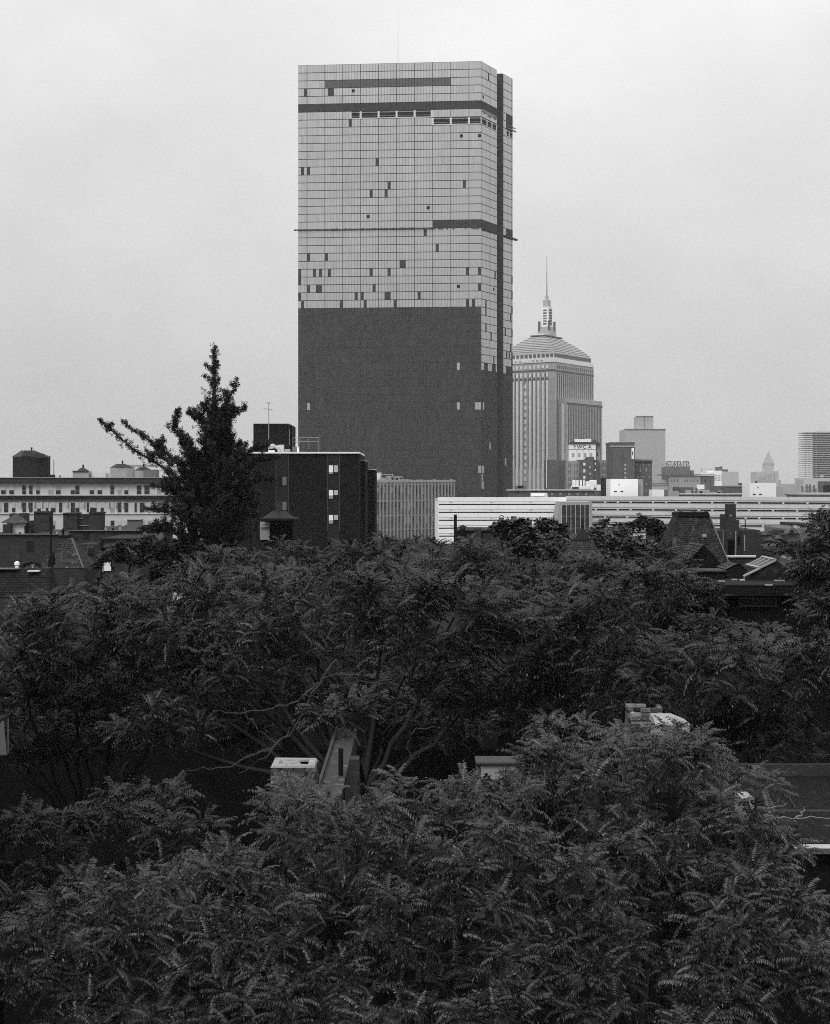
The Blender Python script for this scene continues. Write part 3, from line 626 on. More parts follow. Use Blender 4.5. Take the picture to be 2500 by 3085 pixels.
# ------------------------------------------------------------------ the dark brick apartment block
def build_brick():
    D = 160.0
    T = thing('dark_brick_building', 'dark brick apartment block with white roof edge and paired pale windows', 'building', (X(930, D), D + 8, 0))
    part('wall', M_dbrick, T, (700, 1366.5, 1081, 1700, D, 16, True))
    part('roof_edge', M_white, T, (699, 1361.6, 1083, 1366.2, D - .25, 16.4))
    part('rear_wall', M_dbrick, T, (1081.4, 1389, 1100, 1700, D + 5.5, 10, True)); part('rear_roof_edge', M_conc, T, (1081.4, 1387.4, 1101, 1388.8, D + 5.3, 10.4))
    part('annex_wall', M_dbrick, T, (1100.5, 1416.5, 1130, 1700, D + 15.8, 8, True)); part('annex_roof_edge', M_conc, T, (1100.3, 1413.8, 1131, 1416, D + 15.6, 8.4))
    for k in range(5): part('side_joint', M_dbrick2, T, (1084 + 3.2 * k, 1400, 1084.7 + 3.2 * k, 1585, D + 5.38, .1))
    for (x0, x1) in ((986, 1022), (831, 868)):
        part('window_strip', M_dbrick2, T, (x0, 1367.5, x1, 1700, D - .05, .04))
        for x in (x0 - .6, x1): part('strip_joint', M_conc3d, T, (x, 1367.5, x + .7, 1600, D - .07, .05))
    for i, (x0, ys) in enumerate(((990, (1401.5, 1476, 1551)), (835, (1436, 1511, 1586)))):
        for j, y in enumerate(ys):
            W = part('window', M_black, T, (x0, y, x0 + 28.5, y + 27, D - .12, .06))
            if i == 0:
                part('left_pane', M_white_sky, W, (x0 + .6, y + .6, x0 + 13, y + (21 if j == 0 else 17), D - .17, .04))  # bright pane colour stands for sky reflected in the glass
                part('right_pane', M_blind_sky, W, (x0 + 15.5, y + .6, x0 + 28, y + (21 if j == 0 else 15), D - .17, .04))
                part('sash', M_conc2, W, (x0 + .6, y + (21.6 if j == 0 else 18), x0 + 13, y + 26.4, D - .16, .03))
            else:
                part('right_pane', M_conc3d, W, (x0 + 15.5, y + .6, x0 + 28, y + 26, D - .17, .04))
    # roof: lift house, railing, ducts
    part('lift_house', M_dbrick, T, (763, 1277.5, 868.5, 1361, D + 5, 8)); part('lift_house_edge', M_conc2, T, (762.6, 1275.6, 869, 1277.2, D + 4.9, 8.3))
    part('lift_house_side', M_dbrick, T, (869.4, 1283, 879.5, 1361, D + 6.5, 5)); part('ladder_strip', M_conc, T, (869.8, 1293, 872.5, 1340, D + 6.3, .15))
    for y in (1318, 1329): part('railing', M_galv, T, (880, y, 961, y + .9, D + 7, .05))
    for x in (881, 901, 930, 960): part('railing_post', M_galv, T, (x, 1318.9, x + .7, 1361.5, D + 7.06, .05))
    def tube(name, material, pts, r, n=10): return MB().tube([P(*q) for q in pts], r, n).build(name, material, T, smooth=False)
    tube('duct', M_galv, [(808, 1345, D + 3), (822, 1344, D + 3), (828, 1343, D + 3)], [.26, .28, .22]); tube('duct_elbow', M_galv, [(828, 1345, D + 3.2), (838, 1350, D + 3), (842, 1361, D + 3)], [.2, .2, .2])
    part('vent_box', M_conc, T, (836, 1340, 854, 1361.4, D + 3.6, .8)); part('vent_box', M_conc3, T, (857, 1353, 873, 1361.4, D + 2, .8)); part('vent_box', M_white, T, (808, 1357, 826, 1361.4, D + .3, .8))
    part('vent_box', M_conc3d, T, (880, 1341, 893, 1361.4, D + 3, .8)); part('vent_deck', M_black, T, (872, 1340.5, 902, 1342.5, D + 2.9, 1.6))
    tube('flue', M_white, [(897.5, 1361.3, D + 1), (897.5, 1348, D + 1)], [.11, .11]); tube('flue_cowl', M_conc, [(897.5, 1347.6, D + 1), (894, 1342, D + 1), (890, 1341, D + 1)], [.12, .16, .14])
    tube('roof_stub', M_black, [(930, 1361.5, D + 1), (930, 1353, D + 1)], [.05, .05], 6)
    A_ = thing('tv_antenna', 'thin rooftop television antenna with crossed rods by the lift house', 'antenna', P(809, 1350, D + 4))
    mk = lambda name, pts, r: MB().tube([P(*q) for q in pts], r, 5).build(name, M_mast, A_)
    mk('mast', [(809.5, 1362, D + 4), (809.3, 1243, D + 4), (807.8, 1212, D + 4)], [.05, .045, .03])
    mk('boom', [(797, 1231, D + 3.7), (819, 1234, D + 4.3)], [.03, .03])
    for (x, y, l) in ((793, 1231.5, 8), (800, 1231, 10), (808, 1232, 12), (815, 1234, 9), (822, 1236, 6)):
        mk('rod', [(x - l * .5, y - .5, D + 3.4), (x + l * .5, y + .6, D + 4.6)], .014)
    mk('top_boom', [(803, 1212.5, D + 4), (813, 1216, D + 4)], [.05, .04])
    mk('top_rod', [(810.6, 1211, D + 4), (811.6, 1218, D + 4)], .02)
build_brick()
# small dark shed in front of the brick block
D = 100.0
T = thing('hip_roof_shed', 'black open shed under a low hipped roof before the brick block', 'shed', (X(835, D), D + 2, 0))
part('back_wall', M_black, T, (782, 1563, 887, 1700, D + 3, .3, True)); part('side_wall', M_dbrick, T, (880, 1565, 887, 1700, D, 2.98, True)); part('beam', M_black, T, (780, 1562, 888, 1568, D - .2, 3.5))
part('pale_doorway', M_conc2, T, (783, 1572, 812, 1626, D + 2.6, .3)); part('brace', M_plank, T, (783, 1584, 812, 1588, D + 2.4, .1)); part('brace', M_plank, T, (790, 1577, 800, 1578.6, D + 2.42, .1))  # pale panel of the white doorway
lo = [P(796, 1562, D), P(884, 1562, D), P(884, 1562, D + 4), P(796, 1562, D + 4)]; hi = [P(822, 1540, D + 1.6), P(860, 1540, D + 1.6), P(860, 1540, D + 2.4), P(822, 1540, D + 2.4)]
for q in lo: q.z = Z(1562, D) + .01
for q in hi: q.z = Z(1541, D)
MB().frustum(lo, hi).build('roof', M_slate_d, T); part('chimney_pot', M_brick, T, (831, 1510, 846, 1545, D + 1.8, .5))

# ------------------------------------------------------------------ the buff apartment building at the left
def build_buff():
    D = 240.0
    T = thing('buff_apartment_building', 'buff brick apartment building with two dark cornices and rows of sash windows', 'building', (X(230, D), D + 8, 0))
    z = 3.472
    part('wall', M_wallb, T, (-160, 1445, 600, 1700, D, 16, True))
    part('top_cornice', M_cornice, T, (-165, 1440.5, 602, 1454, D - .9, 1.6)); part('cornice_lip', M_conc2, T, (-166, 1438.3, 603, 1440.2, D - 1.1, 17)); part('cornice_bed', M_conc2, T, (-160, 1454.3, 600, 1455.6, D - .4, .38))
    part('lower_cornice', M_cornice, T, (-165, 1494.5, 602, 1499, D - .7, .69)); part('lower_cornice', M_cornice, T, (-165, 1499.4, 602, 1506, D - .45, .44)); part('lower_lip', M_conc2, T, (-165, 1492, 602, 1494.2, D - .9, .88))
    part('belt_course', M_conc, T, (-160, 1545.6, 600, 1549, D - .22, .2)); part('belt_course', M_conc2, T, (-160, 1509, 600, 1510.6, D - .2, .18))
    rows = [(1462, 1489.6, [(-135, -110), (-70, -45), (10, 60), (95, 145), (230, 270), (303, 340), (376, 415), (502, 552), (583, 634), (737, 782), (786, 830), (935, 982), (1018, 1065), (1152, 1192), (1227, 1267), (1298, 1340), (1428, 1478), (1508, 1563), (1640, 1690), (1725, 1775)]),
            (1513.6, 1544, [(-30, 10), (40, 85), (125, 160), (232, 270), (303, 340), (478, 505), (530, 580), (615, 650), (738, 782), (786, 830), (905, 930), (957, 1010), (1050, 1085), (1152, 1192), (1228, 1267), (1300, 1340), (1405, 1430), (1460, 1510), (1540, 1575), (1640, 1690)]),
            (1568, 1595, [(530, 575), (1062, 1090), (1155, 1195), (1228, 1265), (1300, 1340), (1475, 1510), (1540, 1580)])]
    for (y0, y1, ws) in rows:
        for (a, b) in ws:
            x0, x1 = a / z, b / z
            W = part('window', M_frame, T, (x0 - .7, y0 - .7, x1 + .7, y1 + .7, D - .06, .05))
            ym = (y0 + y1) / 2 + 1; q = random.random()
            part('upper_pane', M_blind_sky if q < .42 else (M_conc2 if q < .55 else M_pane), W, (x0 + .3, y0 + .4, x1 - .3, ym - .5, D - .10, .03))
            part('lower_pane', M_conc2 if q < .12 else M_pane, W, (x0 + .3, ym + .5, x1 - .3, y1 - .4, D - .09, .025))
            part('sill', M_conc, W, (x0 - 1.2, y1 + .8, x1 + 1.2, y1 + 1.7, D - .25, .22))
    for a in (215, 285, 355, 432, 700, 870, 1135, 1210, 1285):
        part('bracket', M_wallb, T, (a / z - 1.5, 1512, a / z + 1.5, 1528, D - .42, .4))
    # roof structures
    def octo(cx, r, D, z0, z1, z2, m1, m2, nm):
        ring = lambda r, zz: [(X(cx, D) + r * math.cos(math.pi / 8 + k * math.pi / 4), D + r + 1 + .6 * r * math.sin(math.pi / 8 + k * math.pi / 4), zz) for k in range(8)]
        MB().frustum(ring(r, z0), ring(r, z1)).build(nm, m1, T)
        R = MB().frustum(ring(r * 1.04, z1 + .01), ring(r * .34, z2)).build(nm + '_roof', m2, T)
        MB().tube([(X(cx, D), D + r + 1, z2 - .05), (X(cx, D), D + r + 1, z2 + .45), (X(cx, D), D + r + 1, z2 + .6)], [.16, .14, .2], 8).build('finial', M_black, T)
        m = MB()
        for k in range(8):
            for t in (0, .33, .66):
                p0 = ring(r * 1.04, z1 + .02); p1 = ring(r * .34, z2 + .01); k2 = (k + 1) % 8
                q0 = Vector(p0[k]).lerp(Vector(p0[k2]), t); q1 = Vector(p1[k]).lerp(Vector(p1[k2]), t); m.tube([q0, q1], .035, 4)
        m.build('roof_seam', M_tin, T)
    rz = Z(1438, D)
    octo(74, 3.35, D, rz, Z(1376.5, D + 4), Z(1358, D + 4), M_dbrick2, M_tin, 'tank_house')
    octo(357, 2.2, D, rz, Z(1410, D + 3), Z(1398, D + 3), M_conc3, M_tin, 'stair_house')
    octo(424, 1.6, D, rz, Z(1418, D + 3), Z(1407, D + 3), M_conc3, M_tin, 'stair_house')
    octo(242, 1.0, D + 1, Z(1420, D + 2), Z(1418, D + 2), Z(1410, D + 2), M_tin, M_tin, 'skylight')
    part('skylight_base', M_conc3, T, (218.5, 1419.5, 265, 1438.4, D + 1.5, 3)); part('skylight_curb', M_cornice, T, (218, 1418, 266, 1422, D + 1.3, .18))
    part('tank_hatch', M_cornice, T, (108, 1367, 128, 1379, D + 2, 1.5)); part('roof_hut', M_conc, T, (275, 1425, 318, 1438.4, D + 3, 3)); part('roof_hut', M_conc3d, T, (432, 1415, 470, 1438.4, D + 1, 3)); part('roof_ridge', M_conc2, T, (385, 1400, 470, 1406, D + 6, 3))
    MB().tube([P(162, 1438, D + 1), P(162, 1384, D + 1)], [.07, .05]).build('roof_pole', M_black, T); part('roof_vent', M_black, T, (147, 1430, 163, 1438.4, D + 1.4, .8))
    MB().tube([P(180, 1438, D + 1), P(180, 1432, D + 1)], [.12, .2]).build('roof_vent', M_conc3d, T); MB().tube([P(270, 1438, D + 1), P(270, 1428, D + 1)], [.1, .1]).build('roof_vent', M_conc3d, T)
build_buff()

# ------------------------------------------------------------------ bricks, slates: shared pieces
def box_mesh(name, sx, sy, sz, material, bev=0.0):
    me = bpy.data.meshes.new(name); x, y, z = sx / 2, sy / 2, sz / 2
    v = [(-x, -y, -z), (x, -y, -z), (x, y, -z), (-x, y, -z), (-x + bev, -y + bev, z), (x - bev, -y + bev, z), (x - bev, y - bev, z), (-x + bev, y - bev, z)]
    me.from_pydata(v, [], [(0, 3, 2, 1), (4, 5, 6, 7), (0, 1, 5, 4), (1, 2, 6, 5), (2, 3, 7, 6), (3, 0, 4, 7)]); me.materials.append(material); return me
M_bricks = [mat('brick_tone_%d' % i, v, var=0.5, scale=9, bump=0.5, spots=s, bscale=50) for i, (v, s) in enumerate(((.03, .03), (.05, .1), (.075, .12), (.11, .25), (.2, .3)))]
BR = [box_mesh('brick', .205, .095, .068, m, .004) for m in M_bricks]
def brick_stack(T, x0, x1, y0, y1, ztop, courses, skip=0.06, crumble=0.0):
    for c in range(courses):
        z = ztop - .04 - c * .078
        off = .11 if c % 2 else 0
        for (ax, fixed, lo, hi, ang) in (('x', y0 + .047, x0, x1, 0), ('x', y1 - .047, x0, x1, 0), ('y', x0 + .047, y0 + .1, y1 - .1, math.pi / 2), ('y', x1 - .047, y0 + .1, y1 - .1, math.pi / 2)):
            q = lo + .105 + (off if ax == 'x' else .1 - off * .5) - (.11 if ax == 'x' and c % 2 else 0)
            while q < hi - .04:
                if random.random() > skip + crumble * (c < 2):
                    j = random.uniform(-.012, .012)
                    loc = (q, fixed + j, z + random.uniform(-.005, .005)) if ax == 'x' else (fixed + j, q, z)
                    b = link('brick', random.choices(BR, (3, 3, 3, 2.5, 1.6))[0], None, T, loc=loc); b.rotation_euler = (random.uniform(-.02, .02), random.uniform(-.02, .02), ang + random.uniform(-.04, .04))
                q += .22
def shingles(T, bl, br, tr, tl, courses, w, material, name='slates', t=.02):
    bl, br, tr, tl = map(Vector, (bl, br, tr, tl)); m = MB()
    nrm = (br - bl).cross(tl - bl).normalized()
    for c in range(courses):
        t0, t1 = c / courses, (c + 1.25) / courses
        l0, r0 = bl.lerp(tl, t0), br.lerp(tr, t0); l1, r1 = bl.lerp(tl, min(t1, 1)), br.lerp(tr, min(t1, 1))
        n = max(1, int((r0 - l0).length / w)); off = .5 / n if c % 2 else 0
        edges = [0] + [min(1, max(0, (i + .0) / n + off)) for i in range(0 if off else 1, n)] + [1]
        for a, b in zip(edges[:-1], edges[1:]):
            if b - a < 1e-4: continue
            e = .06 / n; lift = t * random.uniform(.8, 1.8); dy = random.uniform(-.12, .08) * (l1 - l0).length
            dn = (l0 - l1).normalized() * dy * .4
            p = [l0.lerp(r0, a + e) + nrm * lift + dn, l0.lerp(r0, b - e) + nrm * lift + dn, l1.lerp(r1, b - e) + nrm * .004, l1.lerp(r1, a + e) + nrm * .004]
            q = [l0.lerp(r0, a + e) + dn, l0.lerp(r0, b - e) + dn]
            m.add(p + q, [(0, 1, 2, 3), (4, 5, 1, 0)])
    return m.build(name, material, T, 'stuff')
def chimney(name, T, px0, py0, px1, py1, D, depth, material=None, cap=True):
    m = MB(); m.fb(px0, py0, px1, py1, D, depth)
    o = m.build(name, material or M_brick, T)
    if cap: part('chimney_cap', M_brick, T, (px0 - 1.2, py0 - .2, px1 + 1.2, py0 + 4, D - .08, depth + .16))
    return o

# ------------------------------------------------------------------ row houses in the left distance
D = 82.0
T = thing('party_wall_house', 'dark brick row house end wall topped by a line of chimneys', 'house', (X(180, D), D + 5, 0))
part('wall', M_brick, T, (-60, 1611, 205, 1800, D, 9, True)); part('wall', M_brick, T, (205.4, 1600, 440, 1800, D + .6, 9, True)); part('coping', M_conc3d, T, (-60, 1609, 206, 1611, D - .15, .6)); part('coping', M_conc3d, T, (206.4, 1597.6, 441, 1599.8, D + .45, .7))
for (a, b, c, d_, m_) in ((102, 1541, 148, 1603, M_brick), (190, 1545, 232, 1600, M_brick), (268, 1543, 306, 1600, M_brick)): chimney('chimney', T, a, b, c, d_, D + 1, .9, m_)
chimney('chimney', T, 233, 1549, 267.6, 1600, D + 1.3, .7, M_brick, False); part('mortar_band', M_conc2, T, (233, 1583, 267, 1584.6, D + 1.24, .05)); part('mortar_band', M_conc3, T, (233, 1561, 250, 1562.4, D + 1.24, .05))
part('chimney_pot', M_brick, T, (112, 1532, 120, 1541.4, D + 1.2, .2)); part('chimney_pot', M_brick, T, (271, 1529, 277, 1543.4, D + 1.2, .2)); part('stove_pipe', M_black, T, (148.4, 1558, 155, 1569, D + 1.1, .2))
part('pale_chimney', M_conc3d, T, (383, 1566, 423, 1600, D + 2, .8)); part('chimney_lid', M_conc2, T, (382, 1564.8, 424, 1566, D + 1.9, 1)); part('stucco_chimney', M_conc3d, T, (430, 1581, 486, 1640, D - .6, .8)); part('chimney_lid', M_conc2, T, (429, 1579.6, 487, 1581, D - .7, 1))
for (x, y0, h) in ((20, 1611, 9), (60, 1611, 6), (95, 1611, 12), (172, 1611, 8), (215, 1599, 7), (318, 1599, 10), (340, 1599, 6), (362, 1599, 12)):
    MB().tube([P(x, y0 + .5, D + .7), P(x, y0 - h, D + .7), P(x, y0 - h - 1.5, D + .7)], [.06, .06, .09], 8).build('vent_pipe', random.choice((M_black, M_brick, M_galv)), T)
for (x0, y0, x1, y1) in ((30, 1640, 60, 1690), (80, 1630, 100, 1660), (215, 1620, 232, 1652), (340, 1606, 362, 1622), (250, 1604, 268, 1624)): part('wall_patch', random.choice((M_slate, M_dbrick2)), T, (x0, y0, x1, y1, D - .03 if x0 < 200 else D + .57, .02))
T = thing('hip_roof_hut', 'small white walled roof hut with a hipped roof behind the party wall', 'hut', (X(48, 84), 85.5, Z(1608, 84)))
D = 84.0
part('wall', M_conc, T, (20, 1576, 78, 1612, D, 1.5)); part('end_wall', M_brick, T, (8, 1580, 33, 1612, D - .35, .3)); part('door', M_black, T, (73, 1584, 82, 1606, D - .1, .08)); part('brick_end', M_brick, T, (82.4, 1569, 98, 1612, D, 1.2))
lo = [P(4, 1576, D - .3), P(86, 1576, D - .3), P(86, 1576, D + 1.9), P(4, 1576, D + 1.9)]; 
for q in lo: q.z = Z(1575.6, D)
hi = [P(46, 1551, D + .7), P(54, 1551, D + .7), P(54, 1551, D + .9), P(46, 1551, D + .9)]
for q in hi: q.z = Z(1551, D)
MB().frustum(lo, hi).build('roof', M_slate, T); part('rear_stack', M_brick, T, (28, 1547, 45, 1570, D + 2.2, .5)); part('rear_stack', M_brick, T, (55, 1546, 82, 1570, D + 2.2, .5))
# pyramid roofed house
D = 66.0
T = thing('pyramid_roof_house', 'house with a steep slate pyramid roof in front of the party wall', 'house', (X(185, D), D + 1.5, 0))
zb, zt_ = Z(1712, D), Z(1622, D + 1.3)
bl, br, bk_r, bk_l = Vector((X(112, D), D, zb)), Vector((X(250, D), D, zb)), Vector((X(250, D), D + 2.6, zb)), Vector((X(112, D), D + 2.6, zb))
tl, tr = Vector((X(178, D), D + 1.15, zt_)), Vector((X(197, D), D + 1.15, zt_)); tbl, tbr = tl + Vector((0, .3, 0)), tr + Vector((0, .3, 0))
MB().frustum([bl, br, bk_r, bk_l], [tl, tr, tbr, tbl]).build('roof', M_slate_d, T)
shingles(T, bl, br, tr, tl, 15, .16, M_slate); shingles(T, br, bk_r, tbr, tr, 15, .16, M_slate); shingles(T, bk_l, bl, tl, tbl, 15, .16, M_slate)
MB().tube([br + Vector((.02, -.03, .02)), tr + Vector((.02, -.03, .02))], .035, 5).build('hip_flashing', M_conc3d, T)
MB().tube([bl + Vector((-.02, -.03, .02)), tl + Vector((-.02, -.03, .02))], .03, 5).build('hip_flashing', M_slate, T)
part('walls', M_brick, T, (108, 1713, 254, 1760, D - .02, 2.7, True)); part('ridge_cap', M_black, T, (174, 1614, 201, 1623, D + 1.1, .4)); MB().tube([P(190, 1614, D + 1.3), P(190, 1603, D + 1.3), P(190, 1600, D + 1.3), P(190, 1590, D + 1.3)], [.06, .05, .1, .01]).build('finial', M_black, T)
T = thing('street_pole', 'thin dark iron pole with ball tops beside the slate pyramid', 'pole', (X(153, 62), 62, 0))
MB().tube([(X(153, 62), 62, 0), (X(153, 62), 62, Z(1600, 62)), (X(153, 62), 62, Z(1598, 62))], [.09, .05, .02]).build('shaft', M_black, T); MB().tube([P(153, 1618, 62), P(153, 1613, 62), P(153, 1608, 62)], [.06, .09, .04], 8).build('ball', M_black, T); MB().tube([P(153, 1710, 62), P(153, 1690, 62), P(153, 1670, 62)], [.13, .12, .05], 8).build('base_sleeve', M_black, T)
MB().tube([P(160, 1702, 62), P(160, 1672, 62), P(158, 1660, 62)], [.09, .09, .02], 8).build('arm', M_black, T); MB().tube([P(146, 1696, 61.9), P(152, 1678, 61.9)], [.04, .04], 6).build('stay', M_black, T)
# pale walled house with the bright door
D = 76.0
T = thing('tan_wall_house', 'row house with a pale brick upper wall and a bright white doorway', 'house', (X(345, D), D + 3, 0))
part('wall', M_brick, T, (300, 1672, 420, 1800, D, 6, True)); part('upper_wall', M_conc3d, T, (302, 1629, 412, 1670, D + .4, 5)); part('eave', M_black, T, (296, 1668.5, 380, 1674, D - .35, .9)); part('roof_edge', M_black, T, (300, 1622, 414, 1628.6, D + .2, 5.5))
part('pilaster', M_brick, T, (292, 1632, 301, 1740, D - .2, 1)); part('door', M_white_sky, T, (312, 1680, 334, 1720, D - .08, .06)); part('door_frame', M_conc2, T, (308, 1677, 312, 1722, D - .1, .08)); part('louver', M_conc2, T, (313, 1688, 318, 1689.4, D - .1, .015), (313, 1694, 319, 1695.4, D - .1, .015), (313, 1700, 317, 1701.4, D - .1, .015))
part('left_wall', M_brick, T, (232, 1640, 291.6, 1800, D + 3, 3, True)); W = part('window', M_conc3d, T, (261, 1647, 280, 1669, D + 2.9, .08)); part('pane', M_pane, W, (263, 1649, 278, 1657, D + 2.85, .04)); part('pane', M_pane, W, (263, 1659, 278, 1667, D + 2.85, .04)); part('white_post', M_white, T, (276, 1698, 279, 1712, D - 2, .15))
# dark mansard at far left
D = 55.0
T = thing('dark_mansard_house', 'black slate roofed house with a pale eave line and white roof ventilator', 'house', (X(50, D), D + 3, 0))
lo = [(X(-120, D), D, Z(1800, D)), (X(150, D), D, Z(1800, D)), (X(150, D), D + 1.6, Z(1800, D)), (X(-120, D), D + 1.6, Z(1800, D))]; hi = [(X(-120, D), D + 1, Z(1716, D)), (X(128, D), D + 1, Z(1716, D)), (X(128, D), D + 1.5, Z(1716, D)), (X(-120, D), D + 1.5, Z(1716, D))]
MB().frustum(lo, hi).build('roof', M_slate_d, T); shingles(T, lo[0], lo[1], hi[1], hi[0], 12, .22, M_slate_d); part('walls', M_brick, T, (-120, 1801, 150, 1900, D + .02, 1.5, True)); part('eave', M_conc3d, T, (-120, 1713, 55, 1715.4, D + .7, .5)); part('eave', M_conc, T, (82, 1719, 116, 1723, D + .6, .3))
MB().tube([P(51, 1716, D + 1.3), P(51, 1703, D + 1.3), P(51, 1702, D + 1.3), P(51, 1694, D + 1.3), P(51, 1691, D + 1.3)], [.09, .07, .11, .1, .03], 10).build('ventilator', M_white, T); MB().tube([P(99, 1716, D + 1.3), P(99, 1706, D + 1.3), P(99, 1701, D + 1.3)], [.05, .05, .09], 10).build('ventilator', M_galv, T)
MB().tube([P(60, 1716, D + 1.4), P(75, 1699, D + 1.4), P(95, 1694, D + 1.4), P(115, 1699, D + 1.4), P(126, 1716, D + 1.4)], [.08] * 5, 8).build('roof_hoop', M_black, T)

# ------------------------------------------------------------------ centre roofs seen between the trees
D = 72.0
T = thing('flue_house', 'dark roofed house with tall black flue and small coned cowl', 'house', (X(1430, D), D + 3, 0))
part('wall', M_brick, T, (1376, 1601, 1489, 1760, D, 5, True)); part('coping', M_black, T, (1374, 1598, 1490, 1601, D - .1, 5.2)); part('pilaster', M_brick, T, (1430, 1592, 1448, 1700, D - .35, .34, False)); part('clapboard', M_timber, T, (1403, 1610, 1430, 1624, D - .05, .04), (1403, 1626, 1430, 1640, D - .05, .04))
MB().tube([P(1371.5, 1760, D - .6), P(1371.5, 1550, D - .6)], [.085, .085], 10).build('flue', M_black, T); MB().tube([P(1394, 1607, D - .3), P(1394, 1592, D - .3)], [.14, .14], 10).build('cowl_body', M_black, T); MB().tube([P(1394, 1589, D - .3), P(1394, 1587.5, D - .3), P(1394, 1581, D - .3)], [.24, .24, .02], 10).build('cowl_cone', M_black, T)
for x in (1387, 1401): MB().tube([P(x, 1593, D - .3), P(x, 1588, D - .3)], .012, 4).build('cowl_leg', M_black, T)
MB().tube([P(1388, 1630, D - .2), P(1410, 1627, D - .2), P(1425, 1615, D - .2), P(1436, 1597, D - .2)], .02, 5).build('pale_cable', M_plank, T)
D = 90.0
T = thing('gabled_house', 'house with a light gabled roof and three thin chimneys against the garage', 'house', (X(1590, D), D + 3, 0))
part('walls', M_brick, T, (1495, 1612, 1680, 1760, D, 5, True)); c0, c1, c2_, c3 = P(1555, 1611, D - .2), P(1612, 1586, D - .2), P(1682, 1611, D - .2), None
MB().prism([(0, 0)] * 0 or [(X(1556, D), D), (X(1680, D), D), (X(1680, D), D + 4), (X(1556, D), D + 4)], Z(1612, D), Z(1610, D)).build('eave', M_conc2, T)
zr, ze = Z(1587, D), Z(1610, D) + .01
MB().add([(X(1556, D), D, ze), (X(1680, D), D, ze), (X(1680, D), D + 4, ze), (X(1556, D), D + 4, ze), (X(1600, D), D + 2, zr), (X(1640, D), D + 2, zr)], [(0, 1, 5, 4), (2, 3, 4, 5), (1, 2, 5), (3, 0, 4), (3, 2, 1, 0)]).build('roof', M_conc2, T)
MB().tube([P(1554, 1613, D - 1), P(1562, 1598, D - 1), P(1565, 1598, D - 1)], [.4, .05, .03], 6).build('gable_knob', M_slate, T)
for (a, b, c, d_) in ((1504, 1560, 1518, 1614), (1541, 1556, 1556, 1614), (1588, 1565, 1602, 1612)): chimney('chimney', T, a, b, c, d_, D + .4, .6, M_brick, False)
ring = [(X(1511 + 6 * math.cos(t), D + .7), D + .7, Z(1557.5 - 4 * math.sin(t), D + .7)) for t in np.linspace(0, math.pi, 9)]; MB().tube(ring, .03, 5).build('chimney_hoop', M_black, T)
# turret roof
D = 58.0
T = thing('turret_house', 'round house turret with flared slate roof and finial among the leaves', 'house', (X(1763, D), D + 1, 0))
cx, cy = X(1763, D), D + 1.0
ringz = lambda r, zz: [(cx + r * math.cos(math.pi / 8 + k * math.pi / 4), cy + r * math.sin(math.pi / 8 + k * math.pi / 4), zz) for k in range(8)]
k_ = D / F
zA, zB, zC = Z(1692, D), Z(1631, D), Z(1594, D)
MB().frustum(ringz(76 * k_, zA), ringz(27 * k_, zB)).build('lower_roof', M_slate_d, T); rA, rB = ringz(76 * k_, zA), ringz(27 * k_, zB)
for k in (4, 5, 6, 7): shingles(T, rA[k], rA[(k + 1) % 8], rB[(k + 1) % 8], rB[k], 9, .17, M_slate)
MB().frustum(ringz(31 * k_, zB), ringz(29 * k_, zB + .06)).build('collar', M_black, T); MB().frustum(ringz(25 * k_, zB + .06), ringz(5 * k_, zC)).build('upper_roof', M_slate_d, T)
MB().tube([(cx, cy, zC - .03), (cx, cy, Z(1588, D)), (cx, cy, Z(1586, D)), (cx, cy, Z(1582, D)), (cx, cy, Z(1566, D))], [.08, .05, .09, .05, .03], 8).build('finial', M_black, T)
MB().prism([q[:2] for q in ringz(70 * k_, 0)], 0, zA).build('walls', M_brick, T)

# ------------------------------------------------------------------ right roofs: truncated slate roof, stacks, dormer, skylight
D = 60.0
T = thing('mansard_house', 'house with a tall truncated slate roof and a black gabled dormer', 'house', (X(2100, D), D + 2, 0))
zb, zt_ = Z(1706, D), Z(1553, D + 1.3)
bl, br = Vector((X(2010, D), D, zb)), Vector((X(2198, D), D, zb)); tl, tr = Vector((X(2046, D + 1.3), D + 1.3, zt_)), Vector((X(2135, D + 1.3), D + 1.3, zt_))
bkl, bkr = bl + Vector((0, 4, 0)), br + Vector((0, 4, 0)); tkl, tkr = tl + Vector((0, 1.4, 0)), tr + Vector((0, 1.4, 0))
MB().frustum([bl, br, bkr, bkl], [tl, tr, tkr, tkl]).build('roof', M_slate_d, T)
shingles(T, bl, br, tr, tl, 24, .15, M_slate_m); shingles(T, br, bkr, tkr, tr, 24, .16, M_slate_m); shingles(T, bkl, bl, tl, tkl, 24, .16, M_slate_m)
part('curb', M_black, T, (2044.5, 1545, 2137, 1556, D + 1.15, 1.7)); 
for x in (2047, 2086, 2124): part('curb_knob', M_black, T, (x, 1540.5, x + 10, 1545.2, D + 1.2, .2))
part('curb_rail', M_black, T, (2048, 1543, 2134, 1545.1, D + 1.25, 1.4)); MB().tube([br + Vector((.01, -.03, .03)), tr + Vector((.01, -.03, .03))], .03, 5).build('hip_flashing', M_conc3d, T)
part('slate_patch', M_conc2, T, (2117, 1609, 2128, 1617, D + .45, .1)); part('walls', M_brick, T, (2000, 1707, 2196, 1800, D + .02, 3.9, True))
E = D - 3.5
za, ze = Z(1641, E), Z(1699, E)
MB().add([(X(2067, E), E, ze), (X(2168, E), E, ze), (X(2116, E), E, za), (X(2067, E), E + 2.4, ze), (X(2168, E), E + 2.4, ze), (X(2116, E), E + 2.4, za)], [(0, 1, 2), (5, 4, 3), (0, 2, 5, 3), (1, 4, 5, 2), (0, 3, 4, 1)]).build('dormer', M_black, T)
